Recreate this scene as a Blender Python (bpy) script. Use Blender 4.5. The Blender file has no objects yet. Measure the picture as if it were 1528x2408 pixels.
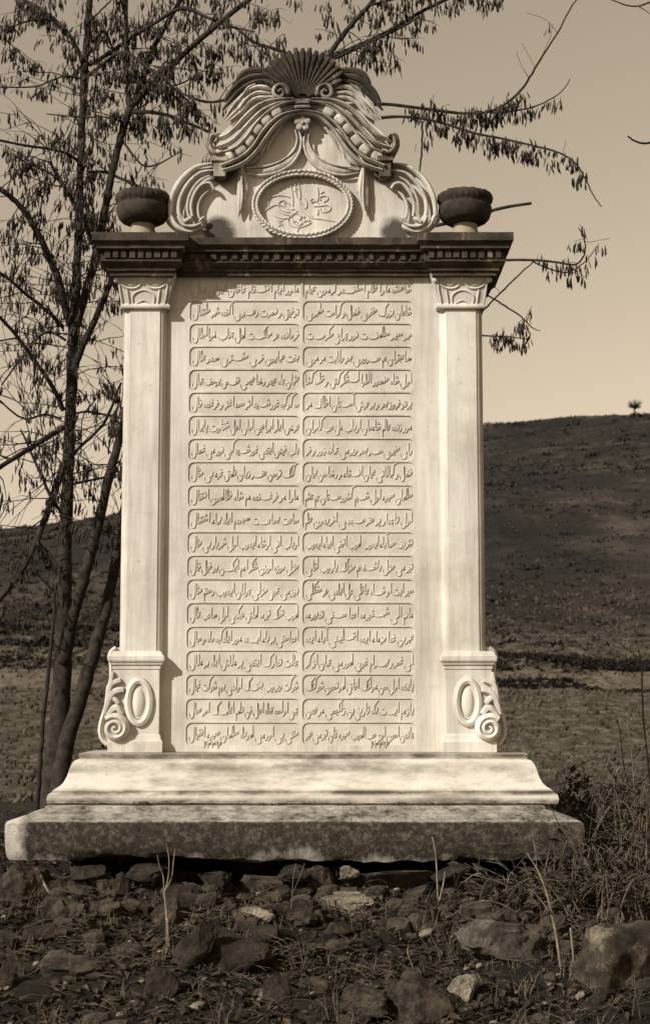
import bpy, bmesh, math, random
from mathutils import Vector, Matrix, noise

# ------------------------------------------------------------------ camera, sky, sun, exposure
sc = bpy.context.scene
COL = sc.collection
R = math.radians
F, PW, PH = 3900.0, 1528.0, 2408.0          # focal length and frame of the photograph, in its pixels
S = 0.0014                                   # metres per pixel on the plane of the tablet
D = F * S                                    # camera distance from that plane
TILT = math.atan(0.117)
EYE = 0.15

cd = bpy.data.cameras.new('camera'); cam = bpy.data.objects.new('camera', cd); COL.objects.link(cam)
cam.location = (0, -D, EYE); cam.rotation_euler = (math.pi / 2 + TILT, 0, 0)
cd.sensor_fit = 'VERTICAL'; cd.sensor_height = 24; cd.sensor_width = 24
cd.lens = 24 * F / PH
cd.clip_start = 0.05; cd.clip_end = 2000
cd.dof.use_dof = True; cd.dof.focus_distance = D - 0.05; cd.dof.aperture_fstop = 6.3
sc.camera = cam

SUN_AZ, SUN_EL = 50.0, 33.0                  # sun stands left of and behind the camera
w = bpy.data.worlds.new('World'); sc.world = w; w.use_nodes = True
nt = w.node_tree; nt.nodes.clear()
sky = nt.nodes.new('ShaderNodeTexSky'); sky.sky_type = 'NISHITA'; sky.sun_disc = False
sky.sun_elevation = R(SUN_EL); sky.sun_rotation = R(180 + SUN_AZ)
sky.air_density = 2.0; sky.dust_density = 0.3; sky.ozone_density = 1.0
bw = nt.nodes.new('ShaderNodeRGBToBW')       # monochrome sky, toned to the sepia of the print
mul = nt.nodes.new('ShaderNodeVectorMath'); mul.operation = 'MULTIPLY'
mul.inputs[1].default_value = (1.06, 0.872, 0.645)
bg = nt.nodes.new('ShaderNodeBackground'); bg.inputs['Strength'].default_value = 0.095
out = nt.nodes.new('ShaderNodeOutputWorld')
nt.links.new(sky.outputs[0], bw.inputs[0]); nt.links.new(bw.outputs[0], mul.inputs[0])
nt.links.new(mul.outputs[0], bg.inputs[0]); nt.links.new(bg.outputs[0], out.inputs[0])

sd = bpy.data.lights.new('sun', 'SUN'); sd.energy = 5.0; sd.angle = R(0.5); sd.color = (1.0, 0.985, 0.95)
sun = bpy.data.objects.new('sun', sd); COL.objects.link(sun)
to_sun = Vector((-math.sin(R(SUN_AZ)) * math.cos(R(SUN_EL)), -math.cos(R(SUN_AZ)) * math.cos(R(SUN_EL)), math.sin(R(SUN_EL))))
sun.rotation_euler = to_sun.to_track_quat('Z', 'Y').to_euler(); sun.location = to_sun * 20
sc.view_settings.view_transform = 'Standard'; sc.view_settings.look = 'None'
sc.view_settings.exposure = 0.22; sc.view_settings.gamma = 1.0

# ------------------------------------------------------------------ helpers
CT, ST = math.cos(TILT), math.sin(TILT)
def at(px, py, Y=0.0):
    """the point of the plane y=Y that stands at a place of the photograph"""
    u, v = (px - PW / 2) / F, (PH / 2 - py) / F
    k = (Y + D) / (CT - v * ST)
    return Vector((u * k, Y, EYE + k * (ST + v * CT)))
def zat(py, Y=0.0): return at(764, py, Y).z
def xat(px, py, Y=0.0): return at(px, py, Y).x

class MB:
    def __init__(s): s.v = []; s.f = []
    def add(s, vs, fs):
        o = len(s.v); s.v.extend([tuple(v) for v in vs]); s.f.extend([tuple(i + o for i in f) for f in fs]); return s
    def box(s, x0, x1, y0, y1, z0, z1):
        vs = [(x0,y0,z0),(x1,y0,z0),(x1,y1,z0),(x0,y1,z0),(x0,y0,z1),(x1,y0,z1),(x1,y1,z1),(x0,y1,z1)]
        return s.add(vs, [(0,3,2,1),(4,5,6,7),(0,1,5,4),(1,2,6,5),(2,3,7,6),(3,0,4,7)])
    def loft(s, x0, x1, y0, y1, prof, seg=1, back=1.0):
        """rings of a rectangle grown by each outset of the profile, bottom to top"""
        vs, fs = [], []
        for o, z in prof:
            a, b, c, d = x0 - o, x1 + o, y0 - o, y1 + o * back
            ring = []
            for (p, q) in (((a,c),(b,c)),((b,c),(b,d)),((b,d),(a,d)),((a,d),(a,c))):
                for k in range(seg):
                    t = k / seg; ring.append((p[0]+(q[0]-p[0])*t, p[1]+(q[1]-p[1])*t, z))
            vs += ring
        n = 4 * seg
        for i in range(len(prof) - 1):
            for k in range(n):
                fs.append((i*n+k, i*n+(k+1)%n, (i+1)*n+(k+1)%n, (i+1)*n+k))
        fs.append(tuple(range(n - 1, -1, -1))); fs.append(tuple((len(prof)-1)*n + k for k in range(n)))
        return s.add(vs, fs)
    def prism(s, pts, y0, y1):
        """outline of (x,z) points given a thickness from y0 (front) to y1"""
        n = len(pts)
        ar = sum(pts[i][0]*pts[(i+1)%n][1]-pts[(i+1)%n][0]*pts[i][1] for i in range(n))
        if ar < 0: pts = pts[::-1]
        vs = [(p[0], y0, p[1]) for p in pts] + [(p[0], y1, p[1]) for p in pts]
        fs = [tuple(range(n)), tuple(range(2*n-1, n-1, -1))]
        fs += [(i, i + n, (i+1)%n + n, (i+1)%n) for i in range(n)]
        return s.add(vs, fs)
    def tube(s, pts, rad, n=6, flat=None):
        pts = [Vector(p) for p in pts]; m = len(pts)
        if not hasattr(rad, '__len__'): rad = [rad] * m
        vs, fs = [], []
        T = [(pts[min(i+1,m-1)] - pts[max(i-1,0)]).normalized() for i in range(m)]
        up = Vector((0,1,0)) if abs(T[0].y) < 0.9 else Vector((1,0,0))
        A = (up - T[0]*up.dot(T[0])).normalized()
        for i in range(m):
            A = A - T[i]*A.dot(T[i])
            A = A.normalized() if A.length > 1e-6 else T[i].orthogonal().normalized()
            B = T[i].cross(A)
            for k in range(n):
                a = 2*math.pi*k/n
                p = (A*math.cos(a) + B*math.sin(a))*rad[i]
                if flat: p.y *= flat
                vs.append(pts[i] + p)
        for i in range(m-1):
            for k in range(n):
                fs.append((i*n+k, i*n+(k+1)%n, (i+1)*n+(k+1)%n, (i+1)*n+k))
        fs.append(tuple(range(n-1,-1,-1))); fs.append(tuple((m-1)*n+k for k in range(n)))
        return s.add(vs, fs)
    def blob(s, c, ax, e=1.0, nu=12, nv=8):
        """superellipsoid with three half-axis vectors"""
        c = Vector(c); ax = [Vector(a) for a in ax]
        sg = lambda q: math.copysign(abs(q)**e, q)
        vs, fs = [], []
        for j in range(1, nv):
            b = -math.pi/2 + math.pi*j/nv
            for i in range(nu):
                a = 2*math.pi*i/nu
                vs.append(c + ax[0]*sg(math.cos(b))*sg(math.cos(a)) + ax[1]*sg(math.cos(b))*sg(math.sin(a)) + ax[2]*sg(math.sin(b)))
        vs += [c - ax[2], c + ax[2]]; lo, hi = len(vs)-2, len(vs)-1
        for j in range(nv-2):
            for i in range(nu):
                fs.append((j*nu+i, j*nu+(i+1)%nu, (j+1)*nu+(i+1)%nu, (j+1)*nu+i))
        for i in range(nu):
            fs.append((lo, (i+1)%nu, i)); fs.append((hi, (nv-2)*nu+i, (nv-2)*nu+(i+1)%nu))
        return s.add(vs, fs)
    def lathe(s, c, prof, n=32, lobes=None):
        vs, fs = [], []
        for j, (r, z) in enumerate(prof):
            for i in range(n):
                a = 2*math.pi*i/n
                rr = r*(1 + (lobes(j, a) if lobes else 0))
                vs.append((c[0]+rr*math.cos(a), c[1]+rr*math.sin(a), c[2]+z))
        for j in range(len(prof)-1):
            for i in range(n): fs.append((j*n+i, j*n+(i+1)%n, (j+1)*n+(i+1)%n, (j+1)*n+i))
        fs.append(tuple(range(n-1,-1,-1))); fs.append(tuple((len(prof)-1)*n+k for k in range(n)))
        return s.add(vs, fs)
    def build(s, name, m, parent=None, smooth=True, sharp=42, bevel=0):
        me = bpy.data.meshes.new(name); me.from_pydata(s.v, [], s.f); me.validate(); me.update()
        if bevel:
            bm = bmesh.new(); bm.from_mesh(me)
            bmesh.ops.recalc_face_normals(bm, faces=bm.faces)
            bm.to_mesh(me); bm.free()
        me.materials.append(m)
        if smooth:
            me.shade_smooth()
            if sharp: me.set_sharp_from_angle(angle=R(sharp))
        o = bpy.data.objects.new(name, me); COL.objects.link(o)
        if parent: adopt(o, parent)
        if bevel:
            b = o.modifiers.new('bevel', 'BEVEL'); b.width = bevel; b.segments = 2; b.limit_method = 'ANGLE'; b.angle_limit = R(32)
        return o
def adopt(o, parent):
    o.parent = parent
    o.matrix_parent_inverse = Matrix.Translation(-parent.location)   # every parent stands at its own location in the world
def tag(o, label=None, cat=None, group=None, kind=None):
    if label: o['label'] = label
    if cat: o['category'] = cat
    if group: o['group'] = group
    if kind: o['kind'] = kind
    return o
def thing(name, loc, label, cat, group=None):
    o = bpy.data.objects.new(name, None); COL.objects.link(o); o.location = loc; o.empty_display_size = 0.1
    return tag(o, label, cat, group)
def smooth_path(pts, k=4):
    """Catmull-Rom through tuples of any length"""
    P = [Vector(p) for p in pts]; out = []
    n = len(P)
    if n < 3:
        return [P[0].lerp(P[-1], i/k) for i in range(k+1)]
    for i in range(n-1):
        a, b, c, d = P[max(i-1,0)], P[i], P[i+1], P[min(i+2,n-1)]
        for j in range(k):
            t = j/k
            out.append(0.5*((2*b) + (c-a)*t + (2*a-5*b+4*c-d)*t*t + (3*b-a-3*c+d)*t*t*t))
    out.append(P[-1]); return out

# ------------------------------------------------------------------ materials
def mat(name, rough=0.85):
    m = bpy.data.materials.new(name); m.use_nodes = True
    b = m.node_tree.nodes['Principled BSDF']; b.inputs['Roughness'].default_value = rough
    b.inputs['Specular IOR Level'].default_value = 0.25
    return m, m.node_tree, b
def nz(nt, scale, detail=6, rough=0.6, stretch=(1,1,1), loc=(0,0,0), dist=0.0):
    tc = nt.nodes.new('ShaderNodeTexCoord'); mp = nt.nodes.new('ShaderNodeMapping'); n = nt.nodes.new('ShaderNodeTexNoise')
    mp.inputs['Scale'].default_value = stretch; mp.inputs['Location'].default_value = loc
    n.inputs['Scale'].default_value = scale; n.inputs['Detail'].default_value = detail; n.inputs['Roughness'].default_value = rough
    n.inputs['Distortion'].default_value = dist
    nt.links.new(tc.outputs['Object'], mp.inputs[0]); nt.links.new(mp.outputs[0], n.inputs[0])
    return n.outputs['Fac']
def ramp(nt, fac, stops):
    r = nt.nodes.new('ShaderNodeValToRGB'); e = r.color_ramp.elements
    while len(e) < len(stops): e.new(0.5)
    for q, (p, c) in zip(e, stops):
        q.position = p; q.color = (c, c, c, 1) if not hasattr(c, '__len__') else (*c, 1)
    nt.links.new(fac, r.inputs[0]); return r.outputs[0]
def mix(nt, fac, a, b, mode='MIX'):
    n = nt.nodes.new('ShaderNodeMix'); n.data_type = 'RGBA'; n.blend_type = mode
    for s, q in ((n.inputs[0], fac), (n.inputs[6], a), (n.inputs[7], b)):
        if isinstance(q, (int, float)): s.default_value = q
        elif isinstance(q, tuple): s.default_value = (*q, 1)
        else: nt.links.new(q, s)
    return n.outputs[2]
def math_(nt, op, a, b=None, clamp=False):
    n = nt.nodes.new('ShaderNodeMath'); n.operation = op; n.use_clamp = clamp
    for s, q in ((n.inputs[0], a), (n.inputs[1], b)):
        if q is None: continue
        if isinstance(q, (int, float)): s.default_value = q
        else: nt.links.new(q, s)
    return n.outputs[0]
def bump(nt, b, h, strength, dist=0.004):
    n = nt.nodes.new('ShaderNodeBump'); n.inputs['Strength'].default_value = strength; n.inputs['Distance'].default_value = dist
    nt.links.new(h, n.inputs['Height']); nt.links.new(n.outputs[0], b.inputs['Normal'])
def objz(nt, axis=2):
    tc = nt.nodes.new('ShaderNodeTexCoord'); s = nt.nodes.new('ShaderNodeSeparateXYZ')
    nt.links.new(tc.outputs['Object'], s.inputs[0]); return s.outputs[axis]
def near(nt, c, r0, r1):
    """1 inside radius r0 of a point, 0 beyond r1"""
    tc = nt.nodes.new('ShaderNodeTexCoord'); v = nt.nodes.new('ShaderNodeVectorMath'); v.operation = 'DISTANCE'
    v.inputs[1].default_value = c; nt.links.new(tc.outputs['Object'], v.inputs[0])
    m = nt.nodes.new('ShaderNodeMapRange'); m.inputs[1].default_value = r0; m.inputs[2].default_value = r1
    m.inputs[3].default_value = 1; m.inputs[4].default_value = 0
    nt.links.new(v.outputs['Value'], m.inputs[0]); return m.outputs[0]

PALE, WARM, GRIME, CRUST = (0.63,0.578,0.50), (0.47,0.415,0.335), (0.075,0.057,0.04), (0.03,0.0235,0.017)
def marble_base(nt):
    c = ramp(nt, nz(nt, 3.2, 8, 0.65, dist=0.4), [(0.34, WARM), (0.56, PALE), (0.8, (0.66,0.615,0.54))])
    st = ramp(nt, nz(nt, 2.0, 6, 0.7, (9,4,0.7), (3,0,1)), [(0.36, 0.70), (0.60, 1.0)])
    c = mix(nt, 1.0, c, st, 'MULTIPLY')
    dr_ = ramp(nt, nz(nt, 2.6, 8, 0.75, (7,3,0.45), (11,0,3)), [(0.56, 0.0), (0.70, 0.55)])
    c = mix(nt, dr_, c, (0.30,0.25,0.185))
    sp = ramp(nt, nz(nt, 46, 4, 0.7, loc=(5,2,7)), [(0.64, 0.0), (0.72, 0.6)])
    return mix(nt, sp, c, (0.30,0.24,0.165))
def m_marble(name, blots=()):
    m, nt, b = mat(name, 0.75)
    c = marble_base(nt)
    for (p, r0, r1, col) in blots:
        k = math_(nt, 'MULTIPLY', near(nt, p, r0, r1), ramp(nt, nz(nt, 22, 6, 0.75), [(0.30, 0.35), (0.55, 1.0)]))
        k = math_(nt, 'SMOOTH_MIN', math_(nt, 'MULTIPLY', k, 1.8), 1.0)
        c = mix(nt, math_(nt, 'MINIMUM', k, 0.95), c, col)
    nt.links.new(c, b.inputs['Base Color'])
    bump(nt, b, nz(nt, 90, 8, 0.7), 0.35, 0.0025)
    return m
def m_crest():
    """marble with black weather crust that runs in streaks and patches"""
    m, nt, b = mat('weathered_marble', 0.78)
    c = marble_base(nt)
    k = ramp(nt, nz(nt, 17, 9, 0.8, (1,1,0.8), (1.7,0,0.4)), [(0.44, 0.0), (0.66, 0.85)])
    nk = math_(nt, 'MULTIPLY', near(nt, cz(745, 290), 0.065, 0.16), ramp(nt, nz(nt, 26, 8, 0.8), [(0.32, 0.3), (0.56, 1.3)]), True)
    up = nt.nodes.new('ShaderNodeMapRange'); up.inputs[1].default_value = 1.75; up.inputs[2].default_value = 2.25
    nt.links.new(objz(nt), up.inputs[0])
    k = math_(nt, 'MULTIPLY', k, math_(nt, 'ADD', math_(nt, 'MULTIPLY', up.outputs[0], 0.75), 0.30), True)
    k = math_(nt, 'MAXIMUM', k, math_(nt, 'MULTIPLY', nk, 0.92))
    c = mix(nt, k, c, (0.035,0.026,0.018))
    nt.links.new(c, b.inputs['Base Color']); bump(nt, b, nz(nt, 70, 8, 0.7), 0.45, 0.003)
    return m
def m_crust(name, lights=0.7, lo=CRUST, hi=(0.10,0.078,0.056), pale=(0.33,0.27,0.19)):
    m, nt, b = mat(name, 0.9)
    c = ramp(nt, nz(nt, 14, 8, 0.7), [(0.35, lo), (0.7, hi)])
    k = ramp(nt, nz(nt, 5, 7, 0.75, (3,3,1), (2,5,1)), [(lights - 0.06, 0.0), (lights + 0.08, 0.8)])
    c = mix(nt, k, c, pale)
    nt.links.new(c, b.inputs['Base Color']); bump(nt, b, nz(nt, 60, 8, 0.75), 0.6, 0.004)
    return m
def m_pedestal():
    m, nt, b = mat('stained_pedestal_marble', 0.82)
    c = ramp(nt, nz(nt, 4, 8, 0.65), [(0.3, (0.44,0.385,0.305)), (0.62, (0.64,0.585,0.50))])
    k = ramp(nt, nz(nt, 3.0, 8, 0.75, (1.0,1.0,4.5), (0.3,0,2)), [(0.47, 0.0), (0.70, 0.85)])
    c = mix(nt, k, c, (0.12,0.095,0.066))
    sp = ramp(nt, nz(nt, 38, 6, 0.8, (1,1,1.6), (8,3,1)), [(0.58, 0.0), (0.68, 0.6)])
    c = mix(nt, sp, c, (0.20,0.16,0.11))
    z = objz(nt)
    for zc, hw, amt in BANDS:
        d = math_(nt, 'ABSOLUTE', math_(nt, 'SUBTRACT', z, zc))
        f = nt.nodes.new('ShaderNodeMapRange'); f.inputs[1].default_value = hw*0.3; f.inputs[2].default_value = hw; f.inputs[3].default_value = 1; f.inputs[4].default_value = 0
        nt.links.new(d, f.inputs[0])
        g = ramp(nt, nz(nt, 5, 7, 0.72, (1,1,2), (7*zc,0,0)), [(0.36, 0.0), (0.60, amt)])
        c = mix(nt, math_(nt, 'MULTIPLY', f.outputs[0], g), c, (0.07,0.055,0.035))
    nt.links.new(c, b.inputs['Base Color']); bump(nt, b, nz(nt, 55, 8, 0.72), 0.5, 0.004)
    return m
def m_plinth():
    m, nt, b = mat('lichened_plinth_stone', 0.92)
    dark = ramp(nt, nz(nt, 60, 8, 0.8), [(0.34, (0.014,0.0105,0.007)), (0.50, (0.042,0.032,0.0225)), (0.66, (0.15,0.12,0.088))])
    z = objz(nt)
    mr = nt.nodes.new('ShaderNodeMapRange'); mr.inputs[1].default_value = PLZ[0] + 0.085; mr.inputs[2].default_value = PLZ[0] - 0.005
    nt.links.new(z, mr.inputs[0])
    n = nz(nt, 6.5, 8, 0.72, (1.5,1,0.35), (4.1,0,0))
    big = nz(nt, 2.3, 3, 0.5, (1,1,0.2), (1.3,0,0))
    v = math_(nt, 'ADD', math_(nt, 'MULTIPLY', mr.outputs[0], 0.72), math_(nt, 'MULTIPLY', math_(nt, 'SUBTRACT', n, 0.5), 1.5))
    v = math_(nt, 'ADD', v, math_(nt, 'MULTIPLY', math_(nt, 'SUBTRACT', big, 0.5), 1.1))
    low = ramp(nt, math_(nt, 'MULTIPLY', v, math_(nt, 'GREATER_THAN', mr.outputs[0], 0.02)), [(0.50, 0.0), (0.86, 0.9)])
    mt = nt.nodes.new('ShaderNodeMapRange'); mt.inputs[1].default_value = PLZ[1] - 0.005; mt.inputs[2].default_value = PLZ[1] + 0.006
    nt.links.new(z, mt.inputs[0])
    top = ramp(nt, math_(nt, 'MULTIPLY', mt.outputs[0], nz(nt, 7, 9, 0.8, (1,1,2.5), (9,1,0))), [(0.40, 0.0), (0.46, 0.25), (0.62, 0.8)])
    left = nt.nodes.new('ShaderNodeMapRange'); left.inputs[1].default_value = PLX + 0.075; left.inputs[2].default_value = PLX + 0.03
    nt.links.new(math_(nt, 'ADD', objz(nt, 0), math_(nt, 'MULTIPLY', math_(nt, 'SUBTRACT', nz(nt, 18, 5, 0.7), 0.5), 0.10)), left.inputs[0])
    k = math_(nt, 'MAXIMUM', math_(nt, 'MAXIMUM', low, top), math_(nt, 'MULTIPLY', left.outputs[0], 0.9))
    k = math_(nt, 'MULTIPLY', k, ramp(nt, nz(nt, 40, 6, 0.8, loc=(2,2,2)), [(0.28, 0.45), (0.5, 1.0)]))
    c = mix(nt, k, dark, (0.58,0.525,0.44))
    cx = math_(nt, 'ADD', objz(nt, 0), math_(nt, 'MULTIPLY', math_(nt, 'SUBTRACT', nz(nt, 11, 5, 0.7), 0.5), 0.02))
    ck = math_(nt, 'MULTIPLY', math_(nt, 'LESS_THAN', nz(nt, 60, 3, .6), 0.56), math_(nt, 'LESS_THAN', math_(nt, 'ABSOLUTE', math_(nt, 'SUBTRACT', cx, xat(826, 1980, YF))), 0.0012))
    c = mix(nt, math_(nt, 'MULTIPLY', ck, 0.9), c, (0.006,0.005,0.004))
    nt.links.new(c, b.inputs['Base Color']); bump(nt, b, nz(nt, 110, 9, 0.8), 0.9, 0.006)
    return m
def m_noise(name, lo, hi, scale, rough=0.95, bscale=None, bs=0.5, bd=0.01, a=0.35, z=0.68, dr=0.72):
    m, nt, b = mat(name, rough)
    nt.links.new(ramp(nt, nz(nt, scale, 10, dr), [(a, lo), (z, hi)]), b.inputs['Base Color'])
    if bscale: bump(nt, b, nz(nt, bscale, 8, 0.75), bs, bd)
    return m
# ------------------------------------------------------------------ the monument
YP = -0.028                                   # front of the pilasters; the tablet front is y = 0
MX = xat(712, 1200)                           # middle of the monument
YB = 0.20                                     # back of the tablet
# pedestal and plinth heights
YPED = -0.115
PED = [(187-x, zat(y, YPED - (187-x)*S)) for x, y in
       ((121,1893),(117,1890),(115,1880),(118,1869),(124,1865),(128,1864.5),(127,1861),(133,1856),(144,1849),(152,1841),(160,1825),(165,1808),(170,1796),(176,1789),(183,1785.5),(188,1784.5),(187,1783),(186,1771))]
PED[-1] = (PED[-1][0], 0.0)
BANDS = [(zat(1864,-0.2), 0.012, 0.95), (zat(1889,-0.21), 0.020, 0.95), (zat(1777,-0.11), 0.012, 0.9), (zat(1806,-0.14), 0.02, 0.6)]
YT, YF = -0.258, -0.358                       # plinth: top front edge, front face
PLT = zat(1893, -0.2)
PLZ = (zat(2030, YF), zat(1937, YF))
PLX = xat(12, 1980, YF)

YC = 0.012                                   # front plane of the crest slab
def cz(zx, zy, y=YC):
    return at((zx/2.183 + 380)*0.9865, (zy/2.183 + 90)*0.9865, y)
M_MARBLE = m_marble('carrara_marble')
M_CREST = m_crest()
M_FIELD = m_noise('sunk_field_marble', (0.42,0.375,0.31), (0.62,0.567,0.485), 7, 0.85, 160, 0.5, 0.002)  # darker, rougher marble for the floors of the sunk cartouches
M_CRUST = m_crust('black_weather_crust', 0.68, (0.014,0.0105,0.0075), (0.062,0.047,0.033), (0.20,0.16,0.115))
M_CORN = m_crust('blackened_cornice_marble', 0.62, (0.022,0.017,0.012), (0.085,0.064,0.044), (0.30,0.24,0.165))
M_SHELL = m_crust('blackened_shell_marble', 0.64, (0.018,0.014,0.010), (0.085,0.065,0.045), (0.30,0.245,0.175))
M_IMP = m_crust('shaded_stained_impost_marble', 0.52, (0.03,0.023,0.016), (0.13,0.10,0.072), (0.45,0.385,0.30)); M_PED = m_pedestal(); M_PLINTH = m_plinth()  # impost colour carries painted shade as well as brown stain

mon = thing('inscribed_monument', (MX, 0, PLZ[0]), 'tall carved marble stone with Ottoman inscription, blackened cornice and shell crest on stepped plinth', 'monument')

# --- plinth, rough along its lower edge
def plinth():
    mb = MB()
    x0, x1 = PLX + (YT - YF), xat(1372, 1980, YF) - (YT - YF)
    o = YT - YF
    pr = [(-0.02, PLT), (-0.004, PLT), (0.0, zat(1903, YT)), (o*0.30, zat(1903,YT)*0.74 + PLZ[1]*0.26), (o*0.94, PLZ[1] + 0.006), (o, PLZ[1])]
    for k in range(1, 8): pr.append((o + 0.002, PLZ[1] + (PLZ[0]-PLZ[1])*k/7.0))
    pr.append((o - 0.03, PLZ[0] - 0.004))
    mb.loft(x0, x1, YT, 0.46, pr[::-1], seg=110)
    zt, zb = PLZ[1], PLZ[0]
    vs = []
    for v in mb.v:
        p = Vector(v)
        k = max(0.0, min(1.0, (zt - p.z) / (zt - zb)))
        n1 = noise.noise(p*7.0) + 0.6*noise.noise(p*19.0) + 0.4*noise.noise(p*47.0)
        n2 = noise.noise(p*13 + Vector((9,4,1)))
        if p.z < zt + 0.001 and k > 0.02:
            p.z += k**2.2 * (0.014*n1 + 0.012*noise.noise(Vector((p.x*2.3, 3.3, 0))) + 0.008)
            p.y += 0.006*k*n2 if p.y < 0 else 0
            p.y += k**4*0.02 if p.y < 0 else 0
            if p.x < MX: p.x += k**5*0.012 + 0.003*n2
            else: p.x -= k**5*0.012
        elif p.z < PLT - 0.002:
            p.z += 0.002*n1; p.y += 0.0025*n2
        vs.append(tuple(p))
    mb.v = vs
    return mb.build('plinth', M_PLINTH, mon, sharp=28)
plinth()
ped = MB(); ped.loft(xat(187,1776,YPED), xat(1238,1776,YPED), YPED, 0.30, [(o*S*0.87, z) for o, z in PED], seg=40)
ped.v = [(v[0], v[1] + 0.0016*noise.noise(Vector(v)*9), v[2] + (0.0016*noise.noise(Vector(v)*7) if v[2] < -0.002 else 0)) for v in ped.v]
ped.build('pedestal', M_PED, mon, sharp=32)
so = MB(); xa, xb = PLX + 0.115, 2*MX - PLX - 0.115
pts = [(xa + (xb-xa)*k/260, YPED - 0.0835 + 0.003*noise.noise(Vector((k*.21,1,1))), PLT + 0.0015) for k in range(261)]
so.tube(pts, [0.0042 + 0.0045*max(0, noise.noise(Vector((k*.17,5,2)))) + 0.0022*noise.noise(Vector((k*.9,2,2))) for k in range(261)], 7)
so.build('seam_soil', m_noise('seam_soil', (0.010,0.0075,0.005), (0.06,0.046,0.030), 60, bscale=90, bs=1.0), mon)

# --- tablet with forty sunk cartouches
CX0, CX1 = xat(440, 1150), xat(976, 1150); CXM = xat(709, 1150)
ZT0, ZB0 = zat(653), zat(1755)
PITCH = (ZT0 - ZB0) / 20
SINK = 0.0038
TX0, TX1 = MX - 0.575, MX + 0.575
TZ1 = zat(600)
def cell_poly(x0, x1, z0, z1, r):
    """sunk field with cut round corners, counter-clockwise from the front"""
    pts = []
    for cx, cz, a0 in ((x1-r, z0+r, -90), (x1-r, z1-r, 0), (x0+r, z1-r, 90), (x0+r, z0+r, 180)):
        for k in range(6):
            a = R(a0 + 90*k/5); pts.append((cx + r*math.cos(a), cz + r*math.sin(a)))
    return pts
def tablet():
    mb = MB()
    mb.add([(TX0,SINK,0),(TX1,SINK,0),(TX1,YB,0),(TX0,YB,0),(TX0,SINK,TZ1),(TX1,SINK,TZ1),(TX1,YB,TZ1),(TX0,YB,TZ1)],
           [(0,3,2,1),(4,5,6,7),(1,2,6,5),(2,3,7,6),(3,0,4,7),(0,1,5,4)])
    q = lambda a,b,c,d: mb.add([(a,0,c),(b,0,c),(b,0,d),(a,0,d)], [(0,1,2,3)])
    q(TX0+0.004, CX0, 0.0015, TZ1-0.002); q(CX1, TX1-0.004, 0.0015, TZ1-0.002); q(CX0, CX1, 0.0015, ZB0); q(CX0, CX1, ZT0, TZ1-0.002)
    g = 0.0042
    for row in range(20):
        zt = ZT0 - row*PITCH; zb = zt - PITCH
        for a, b in ((CX0, CXM), (CXM, CX1)):
            ins = cell_poly(a+g*0.9, b-g*0.9, zb+g*0.6, zt-g*0.6, 0.019)
            outp = [(b,zb),(b,zt),(a,zt),(a,zb)]
            n = len(ins)
            vs = [(x,0,z) for x,z in ins] + [(x,SINK,z) for x,z in ins] + [(x,0,z) for x,z in outp]
            fs = []
            for k in range(n):
                k2 = (k+1) % n
                fs.append((k, k2, n+k2, n+k))
                c = k // 6
                if k % 6 == 5: fs.append((2*n+c, 2*n+(c+1)%4, k2, k))
                else: fs.append((2*n+c, k2, k))
            mb.add(vs, fs)
    o = mb.build('tablet', M_MARBLE, mon, smooth=False)
    o.data.materials.append(M_FIELD)
    for p in o.data.polygons:
        if abs(p.center.y - SINK) < 1e-5: p.material_index = 1
    return o
tab = tablet()

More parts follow.
